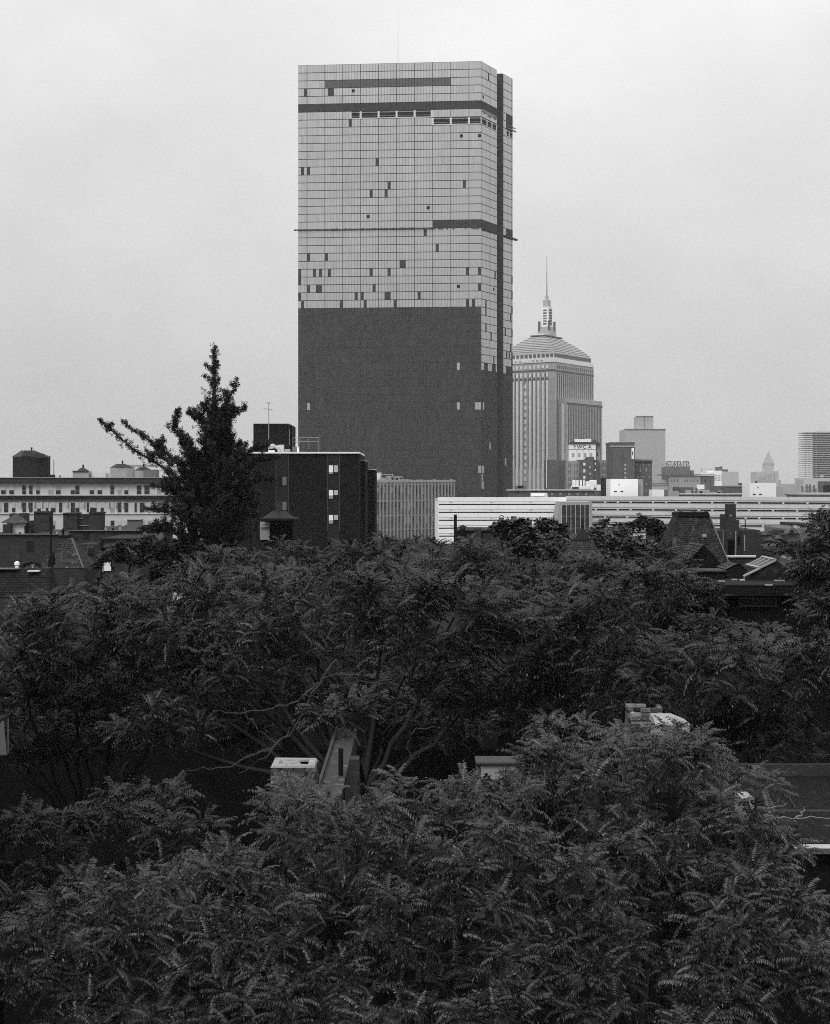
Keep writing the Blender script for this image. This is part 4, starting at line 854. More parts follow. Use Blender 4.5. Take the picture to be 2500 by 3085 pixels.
a0, a1, b0, b1 = Vector((X(2058, E), E - .45, ze - .06)), Vector((X(2058, E), E + 2.3, ze - .06)), Vector((X(2115, E), E - .45, za + .02)), Vector((X(2115, E), E + 2.3, za + .02))
shingles(T, a1, a0, b0, b1, 8, .2, M_slate, 'dormer_slates', .035)
c0, c1 = Vector((X(2174, E), E - .1, ze - .06)), Vector((X(2174, E), E + 2.3, ze - .06)); shingles(T, c0, c1, b1, Vector((b0.x, E - .1, b0.z)), 8, .2, M_slate, 'dormer_slates', .035)
part('dormer_wall', M_dbrick, T, (2066, 1700, 2170, 1760, E + .02, 2, False)); part('dormer_sill', M_conc, T, (2168, 1703, 2194, 1706, E - .1, .3))
# party wall with stacks
D = 66.0
T = thing('stack_wall_house', 'weathered end wall with a tall square chimney stack beside the slate roof', 'house', (X(2230, D), D + 3, 0))
part('wall', M_brick, T, (2157, 1599, 2236, 1760, D, 4, True)); part('wall', M_brick, T, (2236.4, 1597, 2289, 1760, D - .5, 4.5, True)); part('wall_stub', M_brick, T, (2289.4, 1603, 2312, 1760, D, 3, True))
for (x, y0, y1, wd, m_) in ((2177, 1598, 1670, 3.5, M_conc3d), (2187, 1604, 1625, 22, M_slate), (2215, 1600, 1672, 3, M_conc3), (2242, 1612, 1660, 2.4, M_conc2), (2229, 1640, 1676, 12, M_conc3d), (2206, 1652, 1668, 4, M_white), (2214, 1650, 1674, 2, M_conc)): part('weather_stain', m_, T, (x, y0, x + wd, y1, D - .53 if x > 2236 else D - .04, .03))
part('opening', M_void, T, (2193, 1626, 2212, 1676, D - .06, .02)); part('opening', M_void, T, (2222, 1618, 2240, 1640, D - .055, .02))
chimney('chimney_base', T, 2187, 1566, 2227, 1599.4, D + .5, 1, M_brick, False); chimney('chimney_stack', T, 2192, 1519, 2217, 1566, D + .7, .6, M_brick, False); chimney('chimney_base', T, 2179, 1550, 2191.6, 1599.4, D + .8, .8, M_brick, False); part('putlog_hole', M_conc, T, (2200, 1551, 2203, 1555, D + .66, .05)); part('stack_stub', M_brick, T, (2187, 1547, 2192, 1566, D + 1, .3))
MB().tube([P(2245, 1599, D), P(2245, 1565, D)], .025, 5).build('aerial_pole', M_black, T); part('aerial_arm', M_black, T, (2240, 1566, 2250, 1567, D - .02, .03))
part('coping', M_conc, T, (2191, 1675, 2291, 1679, D - 5, .5)); part('low_wall', M_brick, T, (2193, 1679.4, 2289, 1760, D - 4.9, .35, True))
D = 58.0
T = thing('crumbling_stack', 'crumbling broad brick chimney breast with a pale broken face', 'chimney', (X(2330, D), D + .5, 0))
m = MB(); lo = [(X(2292, D), D, 0), (X(2368, D), D, 0), (X(2368, D), D + 1.2, 0), (X(2292, D), D + 1.2, 0)]; hi = [(X(2297, D), D + .05, Z(1607, D)), (X(2363, D), D + .05, Z(1606, D)), (X(2363, D), D + 1.1, Z(1606, D)), (X(2297, D), D + 1.1, Z(1607, D))]
m.frustum(lo, hi).build('core', M_brick, T); part('raised_corner', M_brick, T, (2343, 1597, 2362, 1608, D + .1, .9)); part('raised_corner', M_brick, T, (2330, 1602, 2342.6, 1608, D + .15, .8))
MBS = box_mesh('brick', .26, .12, .07, M_bricks[1], .01); MBL = box_mesh('brick', .26, .12, .07, M_bricks[3], .01); MBD = box_mesh('brick', .26, .12, .07, M_bricks[0], .01)
for c in range(18):
    y = 1609 + 5.4 * c
    for q in range(6):
        x = 2299 + 11.8 * q + (5 if c % 2 else 0) - c * .2
        if random.random() < .12 or x > 2366: continue
        me = (MBL if random.random() < .5 else MBS) if (x < 2350 and c < 8) else (MBD if random.random() < .6 else MBS)
        b = link('brick', me, None, T, loc=(X(x + 5, D), D - .02 - random.uniform(-.05, .09), Z(y, D))); b.rotation_euler = (random.uniform(-.08, .08), random.uniform(-.1, .1), random.uniform(-.15, .15))
# flat roofed house with skylight and hatch
D = 50.0
T = thing('flat_roof_house', 'flat tar roofed house with skylight, small hatch and dark cornice', 'house', (X(2240, D), D + 4, 0))
zr = Z(1764, D)
MB().box(X(2010, D), X(2520, D), D + .3, D + 8.5, 0, zr - .02).build('walls', M_dbrick, T); MB().box(X(2000, D), X(2530, D), D - .25, D + 8.6, zr, zr + .05).build('roof', M_tar, T); MB().box(X(2000, D), X(2530, D), D - .3, D + .28, zr - .35, zr - .02).build('cornice', M_black, T)
zq = lambda d, py: Z(py, d)
Dh = 52.5; MB().box(X(2103, Dh), X(2184, Dh), Dh, Dh + 1.1, zr + .05, Z(1722, Dh)).build('hatch', M_black, T); MB().box(X(2101, Dh), X(2187, Dh), Dh - .12, Dh + 1.2, Z(1722, Dh) + .002, Z(1718, Dh)).build('hatch_lid', M_slate, T)
Dh = 53.0; a_, b_, c_ = (X(2188, Dh), Z(1716, Dh)), (X(2248, Dh), Z(1720, Dh)), (X(2222, Dh), Z(1700, Dh))
MB().add([(a_[0], Dh, zr), (b_[0], Dh, zr), (b_[0], Dh, b_[1]), (c_[0], Dh, c_[1]), (a_[0], Dh, a_[1]), (a_[0], Dh + 1.6, zr), (b_[0], Dh + 1.6, zr), (b_[0], Dh + 1.6, b_[1]), (c_[0], Dh + 1.6, c_[1]), (a_[0], Dh + 1.6, a_[1])], [(0, 1, 2, 3, 4), (9, 8, 7, 6, 5), (4, 3, 8, 9), (3, 2, 7, 8), (1, 6, 7, 2), (0, 4, 9, 5)]).build('vent_house', M_black, T)
shingles(T, (a_[0] - .06, Dh + 1.5, a_[1]), (a_[0] - .06, Dh - .08, a_[1]), (c_[0], Dh - .08, c_[1] + .02), (c_[0], Dh + 1.5, c_[1] + .02), 3, .3, M_slate, 'vent_slates'); shingles(T, (b_[0] + .06, Dh - .08, b_[1]), (b_[0] + .06, Dh + 1.5, b_[1]), (c_[0], Dh + 1.5, c_[1] + .03), (c_[0], Dh - .08, c_[1] + .03), 3, .3, M_slate, 'vent_slates')
Dh = 52.0; s0, s1, s2 = (X(2262, Dh), Z(1728, Dh)), (X(2340, Dh), Z(1690, Dh)), (X(2400, Dh), Z(1730, Dh))
MB().add([(s0[0], Dh, zr), (s2[0], Dh, zr), (s2[0], Dh, s2[1]), (s1[0], Dh, s1[1]), (s0[0], Dh, s0[1]), (s0[0], Dh + 2.5, zr), (s2[0], Dh + 2.5, zr), (s2[0], Dh + 2.5, s2[1]), (s1[0], Dh + 2.5, s1[1]), (s0[0], Dh + 2.5, s0[1])], [(0, 1, 2, 3, 4), (9, 8, 7, 6, 5), (4, 3, 8, 9), (3, 2, 7, 8), (1, 6, 7, 2), (0, 4, 9, 5)]).build('skylight_house', M_tar, T)
def slope_bar(nm, mt, t0, t1, d0, d1, th=.06, lift=.02):
    p = lambda t: Vector((s0[0] + (s1[0] - s0[0]) * t, 0, s0[1] + (s1[1] - s0[1]) * t)); n_ = Vector((-(s1[1] - s0[1]), 0, s1[0] - s0[0])).normalized()
    q = []
    for l in (lift, lift + th):
        for (t, d) in ((t0, d0), (t1, d0), (t1, d1), (t0, d1)): v = p(t) + n_ * l; q.append((v.x, Dh + d, v.z))
    return MB().add(q, [(0, 3, 2, 1), (4, 5, 6, 7), (0, 1, 5, 4), (1, 2, 6, 5), (2, 3, 7, 6), (3, 0, 4, 7)]).build(nm, mt, T)
slope_bar('skylight_glass', M_pane, .34, .98, -.02, 1.8, .02); 
for d in (-.08, .55, 1.2, 1.8): slope_bar('skylight_bar', M_conc2, .32, 1.0, d, d + .09, .07)
slope_bar('skylight_bar', M_conc2, .92, 1.0, -.07, 1.95, .09); slope_bar('skylight_bar', M_conc2, .30, .37, -.07, 1.95, .085); slope_bar('flashing', M_conc2, -.28, .34, -.16, .04, .05)
MB().tube([P(2397, 1734, 51.5), P(2396, 1712, 51.5)], [.12, .17], 10).build('pail', M_conc, T); 
MB().add([P(2330, 1668, 60), P(2338, 1664, 61), P(2416, 1694, 50), P(2404, 1698, 49.4)] + [P(2330, 1690, 60), P(2338, 1690, 61), P(2416, 1740, 50), P(2404, 1740, 49.4)], [(0, 3, 2, 1), (0, 4, 7, 3), (1, 2, 6, 5), (3, 7, 6, 2), (0, 1, 5, 4)]).build('sloping_parapet', M_conc3d, T)
for (x, y, wd) in ((2128, 1738, 5), (2205, 1747, 16), (2230, 1748, 14), (2165, 1752, 18), (2334, 1750, 30), (2110, 1744, 40), (2192, 1737, 8), (2240, 1742, 6), (2306, 1764, 22)):
    d = (CZ - zr - .06) * F / (y - HY); MB().box(X(x, d), X(x + wd, d), d, d + .12, zr + .052, zr + .09).build('roof_scrap', random.choice((M_conc, M_conc2, M_plank)), T)
for (x0, x1, y0, y1) in ((2222, 2276, 1774, 1789), (2228, 2340, 1802, 1824)):
    W = part('window', M_conc3d, T, (x0, y0, x1, y1, D + .2, .09)); part('pane', M_pane, W, (x0 + 3, y0 + 3, x1 - 3, y1 - 2, D + .15, .04)); part('lintel', M_slate, W, (x0 - 6, y1 + 1, x1 + 6, y1 + 4, D + .1, .15))
# far right little gable house beyond
D = 110.0
T = thing('grey_gable_house', 'distant grey gabled house with round window by the far leaves', 'house', (X(2420, D), D + 3, 0))
part('wall', M_conc3d, T, (2360, 1592, 2480, 1760, D, 6, True)); part('wall', M_brick, T, (2396, 1577, 2446, 1600, D + 7, 5, True))
a_ = [(X(2362, D), D - .5, Z(1606, D)), (X(2400, D), D - .5, Z(1606, D)), (X(2381, D), D - .5, Z(1584, D))]; b_ = [(q[0], D + 3, q[2]) for q in a_]
MB().add(a_ + b_, [(0, 1, 2), (5, 4, 3), (0, 2, 5, 3), (1, 4, 5, 2), (0, 3, 4, 1)]).build('gable', M_conc3d, T); MB().add([(X(2382, D), D - .6, Z(1583, D)), (X(2402, D), D - .6, Z(1606, D)), (X(2426, D), D + 1.5, Z(1603, D)), (X(2416, D), D + 1.5, Z(1583, D))], [(0, 1, 2, 3)]).build('roof', M_conc2, T)
MB().tube([(X(2380, D), D - .55, Z(1601, D)), (X(2380, D), D - .52, Z(1601, D))][:1] + [(X(2380, D), D - .5, Z(1601, D))], [.14, .14], 12).build('round_window', M_black, T)
D = 85.0
T = thing('small_cap_chimney', 'square chimney with pyramid cap rising behind the broadleaf tree', 'chimney', (X(1967, D), D + .6, 0))
part('stack', M_brick, T, (1953, 1574, 1984, 1800, D, 1, True)); lo = [P(1950, 1574, D - .1), P(1987, 1574, D - .1), P(1987, 1574, D + 1.1), P(1950, 1574, D + 1.1)]
for q in lo: q.z = Z(1573.8, D)
MB().frustum(lo, [Vector((X(1963 + 5 * (i in (1, 2)), D), D + .45 + .1 * (i > 1), Z(1562, D))) for i in range(4)]).build('cap', M_conc3, T)

# ------------------------------------------------------------------ near chimneys, walls and roofs among the trees
T = thing('mortar_capped_chimney', 'weathered brick chimney with two flues and a white mortar top', 'chimney', (-2.3, 26.7, 0))
cx0, cx1, cy0, cy1, ct = -2.72, -1.88, 26.2, 26.95, Z(2310, 26.2)
MB().box(cx0 + .04, cx1 - .04, cy0 + .04, cy1 - .04, ct - .95, ct - .12).build('core', M_mortar, T); MB().box(cx0 + .03, cx1 - .03, cy0 + .03, cy1 - .03, 0, ct - .955).build('lower_stack', M_dbrick, T)
brick_stack(T, cx0, cx1, cy0, cy1, ct - .02, 11)
m = MB()
def cap_box(x0, x1, y0, y1):
    m.frustum([(x0, y0, ct - .02), (x1, y0, ct - .02), (x1, y1, ct - .02), (x0, y1, ct - .02)], [(x0 + .03, y0 + .03, ct + .025), (x1 - .02, y0 + .02, ct + .03), (x1 - .03, y1 - .02, ct + .02), (x0 + .02, y1 - .03, ct + .03)])
for (a, b, c, d_) in ((cx0, cx1, cy0, cy0 + .16), (cx0, cx1, cy1 - .16, cy1), (cx0, cx0 + .16, cy0 + .17, cy1 - .17), (cx1 - .16, cx1, cy0 + .17, cy1 - .17)): cap_box(a, b, c, d_)
cap_box(cx0 + .17, cx1 - .3, cy0 + .33, cy0 + .43); m.build('mortar_cap', M_mortar_w, T)
MB().box(cx0 + .17, cx1 - .17, cy0 + .17, cy1 - .17, ct - .11, ct - .09).build('flue_bottom', M_void, T)
T = thing('party_wall', 'narrow tar topped party wall running back from the mortar capped chimney', 'wall', (-1.65, 30, 0))
MB().box(-1.86, -1.42, 26.4, 33.5, 0, 15.95).build('wall', M_brick, T); MB().box(-1.88, -1.40, 26.35, 33.6, 15.95, 16.05).build('coping', M_slate, T); MB().box(-1.90, -1.84, 26.35, 33.6, 16.05, 16.13).build('coping_lip', M_slate, T)
MB().tube([(-1.5, 28.2, 16.0), (-1.5, 28.2, 16.6)], [.05, .05], 8).build('pipe', M_black, T); MB().box(-1.3, -1.12, 27.8, 28.2, 0, 16.45).build('brick_pier', M_brick, T)
T = thing('plaster_chimney_pair', 'brick chimney beside a whitewashed stepped stack showing through the leaves', 'chimney', (4.9, 28.2, 0))
cx0, cx1, cy0, cy1 = X(1898, 28.6), X(2002, 28.6), 28.6, 29.3; ct = Z(2135, 28.6)
MB().box(cx0 + .04, cx1 - .04, cy0 + .04, cy1 - .04, ct - .6, ct - .1).build('core', M_mortar, T); MB().box(cx0 + .03, cx1 - .03, cy0 + .03, cy1 - .03, 0, ct - .605).build('lower_stack', M_dbrick, T); brick_stack(T, cx0, cx1, cy0, cy1, ct, 7, .1, .25)
MB().box(cx0 + .12, cx1 - .12, cy0 + .12, cy1 - .12, ct - .09, ct - .07).build('flue_bottom', M_void, T)
wx0, wx1 = X(1978, 27.6), X(2078, 27.6); zt_ = Z(2185, 27.6)
MB().box(wx0, wx1, 27.6, 28.3, zt_ - .75, zt_).build('white_stack', M_mortar_w, T); MB().box(wx0 + .02, wx1 - .02, 27.62, 28.28, 0, zt_ - .755).build('lower_stack', M_dbrick, T)
MB().frustum([(wx0 - .03, 27.57, zt_ + .002), (wx1 + .03, 27.57, zt_ + .002), (wx1 + .03, 28.33, zt_ + .002), (wx0 - .03, 28.33, zt_ + .002)], [(wx0 - .02, 27.9, zt_ + .12), (wx1 - .25, 27.9, zt_ + .12), (wx1 - .25, 28.3, zt_ + .12), (wx0 - .02, 28.3, zt_ + .12)]).build('sloped_cap', M_mortar_w, T)
T = thing('roof_hatch', 'pale faced roof hatch with dark timber frame behind the near leaves', 'hatch', (X(1500, 30), 30.5, 0))
D = 30.0
part('box', M_timber, T, (1436, 2301, 1566, 2420, D, .5)); part('support', M_dbrick, T, (1436, 2420.5, 1566, 2430, D, .5, True)); part('pale_panel', M_conc2, T, (1449, 2306, 1556, 2365, D - .06, .05)); part('frame', M_timber, T, (1434, 2297, 1568, 2303, D - .15, .7))
T = thing('gravel_roof_house', 'low house with dark gravel roof and shiny metal gutter', 'house', (11, 30, 0))
rz = 22 - 7.0
MB().box(6.75, 19, 27.0, 33.0, 0, rz - .06).build('walls', M_dbrick, T); MB().box(6.65, 19.1, 26.95, 33.1, rz - .05, rz).build('roof', M_gravel, T)
MB().frustum([(7.0, 26.7, rz - .14), (19, 26.7, rz - .14), (19, 26.93, rz - .14), (7.0, 26.93, rz - .14)], [(7.0, 26.62, rz - .01), (19, 26.62, rz - .01), (19, 26.93, rz - .01), (7.0, 26.93, rz - .01)]).build('gutter', M_galv, T)
MB().box(6.8, 19, 33.15, 33.4, 0, rz + .25).build('rear_parapet', M_brick, T); MB().box(10.1, 12.5, 33.12, 33.42, rz + .26, rz + .3).build('coping_strip', M_white, T); MB().box(6.7, 6.95, 28.6, 29.2, rz, rz + .5).build('roof_stub', M_mortar_w, T); MB().box(6.2, 7.4, 26.96, 27.4, rz - 3, rz + .35).build('dark_pier', M_black, T)
for (x, y, l, a) in ((7.6, 29.5, 1.2, .1), (9.4, 31.2, .9, .4), (8.3, 28.2, 1.5, -.2)): MB().box(x, x + l, y, y + .05, rz + .001, rz + .04).build('roof_batten', M_timber, T)
T = thing('porch_house', 'dark house corner with a pale leaning porch post', 'house', (-10.5, 32, 0))
MB().box(-14, -9.1, 30.4, 30.9, 0, Z(2275, 30.4)).build('walls', M_dbrick, T); MB().box(-16, -9.75, 14, 30.2, 0, 21.5).build('side_wall', M_dbrick, T)  # tall side wall added outside the view to shade the left trees
MB().add([P(-6, 2275, 30.3), P(20, 2275, 30.3), P(11, 2172, 30.3), P(-2, 2172, 30.3), P(-6, 2275, 30.55), P(20, 2275, 30.55), P(11, 2172, 30.55), P(-2, 2172, 30.55)], [(0, 1, 2, 3), (7, 6, 5, 4), (0, 4, 5, 1), (1, 5, 6, 2), (2, 6, 7, 3), (3, 7, 4, 0)]).build('porch_post', M_conc2, T)
MB().box(-14, -9.0, 30.3, 30.9, Z(2171, 30.6), Z(2160, 30.6)).build('porch_roof', M_tar, T); MB().box(X(20, 33), X(23, 33), 33, 33.1, Z(2270, 33), Z(2160, 33)).build('rear_post', M_conc3d, T)

D = 54.0
T = thing('rear_shade_backdrop', 'added dark house backs standing in for the deep shade beneath the tree crowns', 'house', (X(900, D), D + 2, 0))  # backdrop added to blacken gaps that hold only shade
part('wall', mat('shade_dark_rear_brick', 0.007, spec=0.04, var=0.6, scale=1.2), T, (-300, 2090, 1760, 2500, D, 3.5, True)); part('roof', mat('shade_dark_rear_brick', 0.007), T, (-302, 2086, 1762, 2089.8, D - .15, 3.8))  # near-black brick tone stands for deep shade
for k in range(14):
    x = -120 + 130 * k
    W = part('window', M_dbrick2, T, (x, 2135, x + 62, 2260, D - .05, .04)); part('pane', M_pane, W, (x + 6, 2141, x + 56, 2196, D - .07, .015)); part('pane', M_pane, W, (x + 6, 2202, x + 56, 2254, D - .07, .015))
# ------------------------------------------------------------------ trees
def frond_template(L, pairs, droop, bend, r, four):
    """pinnate leaf along +X, arching down; pairs of hanging leaflets"""
    V, Fc = [], []
    def pos(t): return np.array([L * (t - .12 * t * t), bend * L * t * t, L * (.30 * t - droop * t * t)])
    n = 5; w0 = .006
    for i in range(n + 1):
        p = pos(i / n); w_ = w0 * (1.3 - i / n)
        V += [p + (0, w_, 0), p + (0, -w_, 0)]
    for i in range(n): Fc += [(2 * i, 2 * i + 1, 2 * i + 3), (2 * i, 2 * i + 3, 2 * i + 2)]
    for k in range(pairs + 1):
        t = .16 + .84 * k / pairs
        for s in ((-1, 1) if k < pairs else (1,)):
            if r.random() < .04: continue
            p = pos(t); tn = pos(t + .02) - pos(t - .02); tn /= np.linalg.norm(tn)
            l = L * (.235 - .12 * abs(t - .45) ** 1.3) * r.uniform(.85, 1.15); hw = l * .135
            fw = r.uniform(.1, .4); dn = r.uniform(.8, 1.7)
            side = np.array([-tn[1], tn[0], 0]); side /= np.linalg.norm(side) + 1e-9
            if k < pairs: d = tn * fw + side * s * .9 + np.array([0, 0, -dn])
            else: d = tn + np.array([0, 0, -.3])
            d /= np.linalg.norm(d)
            wv = np.cross(d, np.array([0, 0, 1.])); wv /= np.linalg.norm(wv) + 1e-9; nu = np.cross(wv, d)
            if nu[2] < 0: nu = -nu
            b = len(V)
            out = (side * s * .88 + tn * fw + np.array([0, 0, r.uniform(-.25, .22)])) if k < pairs else tn
            out = out / np.linalg.norm(out); dr = out * .45 + np.array([0, 0, -dn * .8]); dr /= np.linalg.norm(dr)
            wv = np.cross(out, np.array([0, 0, 1.])); wv /= np.linalg.norm(wv) + 1e-9
            mid = p + out * l * .46; tip = mid + dr * l * .56
            if four:                                            # out, then over the bend and hanging
                q1 = p + out * l * .24
                V += [p, q1 + wv * hw * .85, q1 - wv * hw * .85, mid + wv * hw, mid - wv * hw, tip]
                Fc += [(b, b + 1, b + 2), (b + 1, b + 3, b + 4), (b + 1, b + 4, b + 2), (b + 3, b + 5, b + 4)]
            else:
                V += [p, mid + wv * hw * 1.15, mid - wv * hw * 1.15, tip]
                Fc += [(b, b + 1, b + 2), (b + 1, b + 3, b + 2)]
    return np.array(V, dtype=np.float32), np.array(Fc, dtype=np.int32)
def broad_template(L, r):
    """spray of five simple leaves"""
    V, Fc = [], []
    for k in range(5):
        a = 2 * math.pi * k / 5 + r.uniform(-.4, .4); d = np.array([math.cos(a), math.sin(a), r.uniform(-.7, .3)]); d /= np.linalg.norm(d)
        wv = np.cross(d, (0, 0, 1.)); wv /= np.linalg.norm(wv) + 1e-9; nu = np.cross(wv, d); l = L * r.uniform(.75, 1.2); b = len(V)
        p = d * .15 * l
        V += [p, p + d * l * .5 + wv * l * .3 - nu * .05 * l, p + d * l * .5 + nu * l * .04, p + d * l * .5 - wv * l * .3 - nu * .05 * l, p + d * l - nu * l * .15]
        Fc += [(b, b + 1, b + 2), (b, b + 2, b + 3), (b + 1, b + 4, b + 2), (b + 2, b + 4, b + 3)]
    return np.array(V, dtype=np.float32), np.array(Fc, dtype=np.int32)
TR = np.random.default_rng(5)
FR_F = [frond_template(1.0, p, d, b, TR, True) for p, d, b in ((11, .62, .10), (12, .50, -.14), (10, .75, .05), (12, .42, .18), (11, .85, -.08), (9, .35, 0.))]
FR_M = [frond_template(1.0, p, d, b, TR, False) for p, d, b in ((11, .62, .10), (12, .50, -.14), (10, .75, .05), (12, .42, .18), (11, .90, -.08), (9, .35, 0.))]
BROAD = [broad_template(1.0, TR) for _ in range(5)]
def mesh_np(name, V, Fc, material):
    me = bpy.data.meshes.new(name); n, k = len(V), len(Fc)
    me.vertices.add(n); me.vertices.foreach_set('co', np.ascontiguousarray(V, dtype=np.float32).ravel())
    me.loops.add(k * 3); me.loops.foreach_set('vertex_index', np.ascontiguousarray(Fc, dtype=np.int32).ravel())
    me.polygons.add(k); me.polygons.foreach_set('loop_start', np.arange(0, 3 * k, 3, dtype=np.int32)); me.polygons.foreach_set('loop_total', np.full(k, 3, dtype=np.int32))
    me.update(calc_edges=True); me.materials.append(material); return me
def rotations(dirs, roll, pitch):
    """X axis along dirs (unit), Z as far up as possible, then rolled"""
    x = dirs / np.linalg.norm(dirs, axis=1, keepdims=True); up_ = np.tile(np.array([0, 0, 1.]), (len(x), 1))
    y = np.cross(up_, x); y /= np.linalg.norm(y, axis=1, keepdims=True) + 1e-9; z = np.cross(x, y)
    c, s = np.cos(roll)[:, None], np.sin(roll)[:, None]
    y2, z2 = y * c + z * s, z * c - y * s
    return np.stack([x, y2, z2], axis=2)
def scatter(T, templ, far, pos, R, scale, material, root, n_obj, name='leaf', rest='foliage', seen=None):
    """the n_obj best seen leaves as objects of their own, the rest joined"""
    ti = rng.integers(0, len(templ), len(pos)); d = np.linalg.norm(pos - np.array([0, 0, CZ]), axis=1) / scale
    if seen is not None: d = d * seen
    order = np.argsort(d); own = set(order[:n_obj].tolist())
    meshes = [mesh_np(name, v, f, material) for v, f in templ] if n_obj else []
    for i in own:
        M = Matrix.Identity(4)
        for a in range(3):
            for b in range(3): M[a][b] = float(R[i, a, b] * scale[i])
        M.translation = Vector(pos[i].tolist())
        link(name, meshes[ti[i]], None, T, mw=M)
    VV, FF, base = [], [], 0
    o = np.array(ORG[T.name])
    for k, (v, f) in enumerate(far):
        idx = np.array([i for i in np.nonzero(ti == k)[0] if i not in own], dtype=int)
        if not len(idx): continue
        w_ = np.einsum('nij,mj->nmi', R[idx], v) * scale[idx][:, None, None] + (pos[idx] - o)[:, None, :]
        VV.append(w_.reshape(-1, 3)); FF.append((f[None] + (np.arange(len(idx)) * len(v))[:, None, None] + base).reshape(-1, 3)); base += len(idx) * len(v)
    if VV: link(rest, mesh_np(rest, np.concatenate(VV), np.concatenate(FF), material), None, T, 'stuff')
def bezier(p0, p1, p2, n): return [p0.lerp(p1, t).lerp(p1.lerp(p2, t), t) for t in np.linspace(0, 1, n)]
def tree(name, label, base, lobes, dpy, templ, leaf_mat, size, dens, per, n_obj, group=None, twig_frac=.35, bark=None, dead=0, under=.22, inner=.18, fork=None):
    """base (px, D): trunk foot on the ground; lobes: (px, py, D, radius) of the crown"""
    bark = bark or M_bark
    D = base[1]; root = Vector((X(base[0], D), D, 0))
    T = thing(name, label, 'tree', root, group)
    cs = [(P(a, b + dpy, d), r) for a, b, d, r in lobes]
    big = list(cs)
    for c, r in big:                                            # mounds of foliage with gaps between them
        for k in range(int(6 + 2.6 * r * r) if r > .7 else 5):
            th, sp = random.uniform(0, 6.28), random.uniform(-.35, 1.0)
            if math.sin(th) > .35 and random.random() < .6: th = -th
            cp = math.sqrt(1 - sp * sp) if abs(sp) < 1 else 0
            cs.append((c + Vector((math.cos(th) * cp * r * 1.1, math.sin(th) * cp * r, sp * r * .72)) * random.uniform(.82, 1.08), (.29 + .10 * r) * random.uniform(.7, 1.25)))
    zlow = min(c.z - r for c, r in big)
    f0 = Vector((root.x, root.y, fork if fork else max(3.0, zlow - 2.0)))
    mid = root.lerp(f0, .5) + Vector((random.uniform(-.3, .3), random.uniform(-.3, .3), 0))
    MB().tube(bezier(root, mid, f0, 7), np.linspace(.28, .19, 7), 9).build('trunk', bark, T, smooth=True)
    tips, nrm, lob = [], [], []
    for i, (c, r) in enumerate(cs):
        main = i < len(big)
        n = int(dens * r * r * 2.6) if main else max(3, int(dens * 14 * r * r + 1.5))
        q = 0; tries = 0
        while q < n and tries < n * 8:
            tries += 1
            v = np.array([random.gauss(0, 1) for _ in range(3)]); v /= np.linalg.norm(v)
            if v[2] < (-.1 if main else .1) and random.random() > under: continue
            if v[1] > .5 and random.random() > .3: continue
            fr = random.uniform(.4, .78) if main else random.uniform(.6, 1.0)
            p = np.array(c) + v * np.array([1.15, 1.0, .8 if main else .6]) * r * fr
            if not main and any((((p - np.array(c2)) / (np.array([1.15, 1, .8]) * r2)) ** 2).sum() < .42 for c2, r2 in big): continue
            tips.append(p); nrm.append(v); lob.append(i); q += 1
    tips, nrm = np.array(tips), np.array(nrm)
    # limbs and twigs
    for c, r in big:
        k = f0.lerp(c, .55) + Vector((random.uniform(-.5, .5), random.uniform(-.5, .5), -.25 * (c - f0).length * random.uniform(.1, .6)))
        n = 9; pts = bezier(f0 - Vector((0, 0, .15)), k, c - Vector((0, 0, r * .2)), n)
        pts = [pts[0]] + [p + Vector((random.gauss(0, .06), random.gauss(0, .06), random.gauss(0, .05))) for p in pts[1:]]
        MB().tube(pts, np.linspace(.10, .035, n), 7).build('limb', bark, T, smooth=True)
    m = MB()
    for i in range(len(tips)):
        if random.random() > twig_frac: continue
        c, r = cs[lob[i]]; s = c - Vector((0, 0, r * .35)) + Vector((random.uniform(-.3, .3), random.uniform(-.3, .3), 0)) * r
        t = Vector(tips[i]); k = s.lerp(t, .6) - Vector((0, 0, random.uniform(.05, .3)))
        m.tube(bezier(s, k, t, 5), [.026, .022, .018, .014, .009], 4)
    if m.v: m.build('twigs', bark, T, 'stuff')
    for q in range(dead):                                       # bare pale sticks poking out
        c, r = random.choice(big); v = Vector((random.uniform(-1, 1), random.uniform(-1, -.4), random.uniform(-.5, .5))).normalized()
        s = c + Vector((v.x * r * .9, v.y * r * .8, v.z * r * .7)); e = s + v * random.uniform(.5, 1.2) + Vector((0, 0, random.uniform(-.4, .2)))
        pts = bezier(s, s.lerp(e, .5) + Vector((random.uniform(-.2, .2), 0, random.uniform(-.25, .25))), e, 7)
        MB().tube(pts, np.linspace(.016, .006, 7), 4).build('dead_twig', M_twig, T)
    # leaves: a whorl at every twig end
    cnt = rng.integers(per[0], per[1] + 1, len(tips)); ti = np.repeat(np.arange(len(tips)), cnt); N = len(ti)
    az = rng.uniform(0, 2 * np.pi, N); el = rng.normal(.25, .38, N)
    d = np.stack([np.cos(az) * np.cos(el), np.sin(az) * np.cos(el), np.sin(el)], 1) + nrm[ti] * .38
    R = rotations(d, rng.normal(0, .28, N), None)
    sc_ = size * rng.uniform(.72, 1.15, N) * rng.uniform(.75, 1.2, len(tips))[ti]
    pos = tips[ti] + d * .04 + rng.normal(0, .04, (N, 3))
    facing = 1.15 - .3 * (nrm[ti][:, 1] < .1) - .25 * (nrm[ti][:, 2] > -.1)
    scatter(T, templ, FR_M if templ is FR_F else templ, pos, R, sc_, leaf_mat, root, n_obj, seen=facing)
    return T

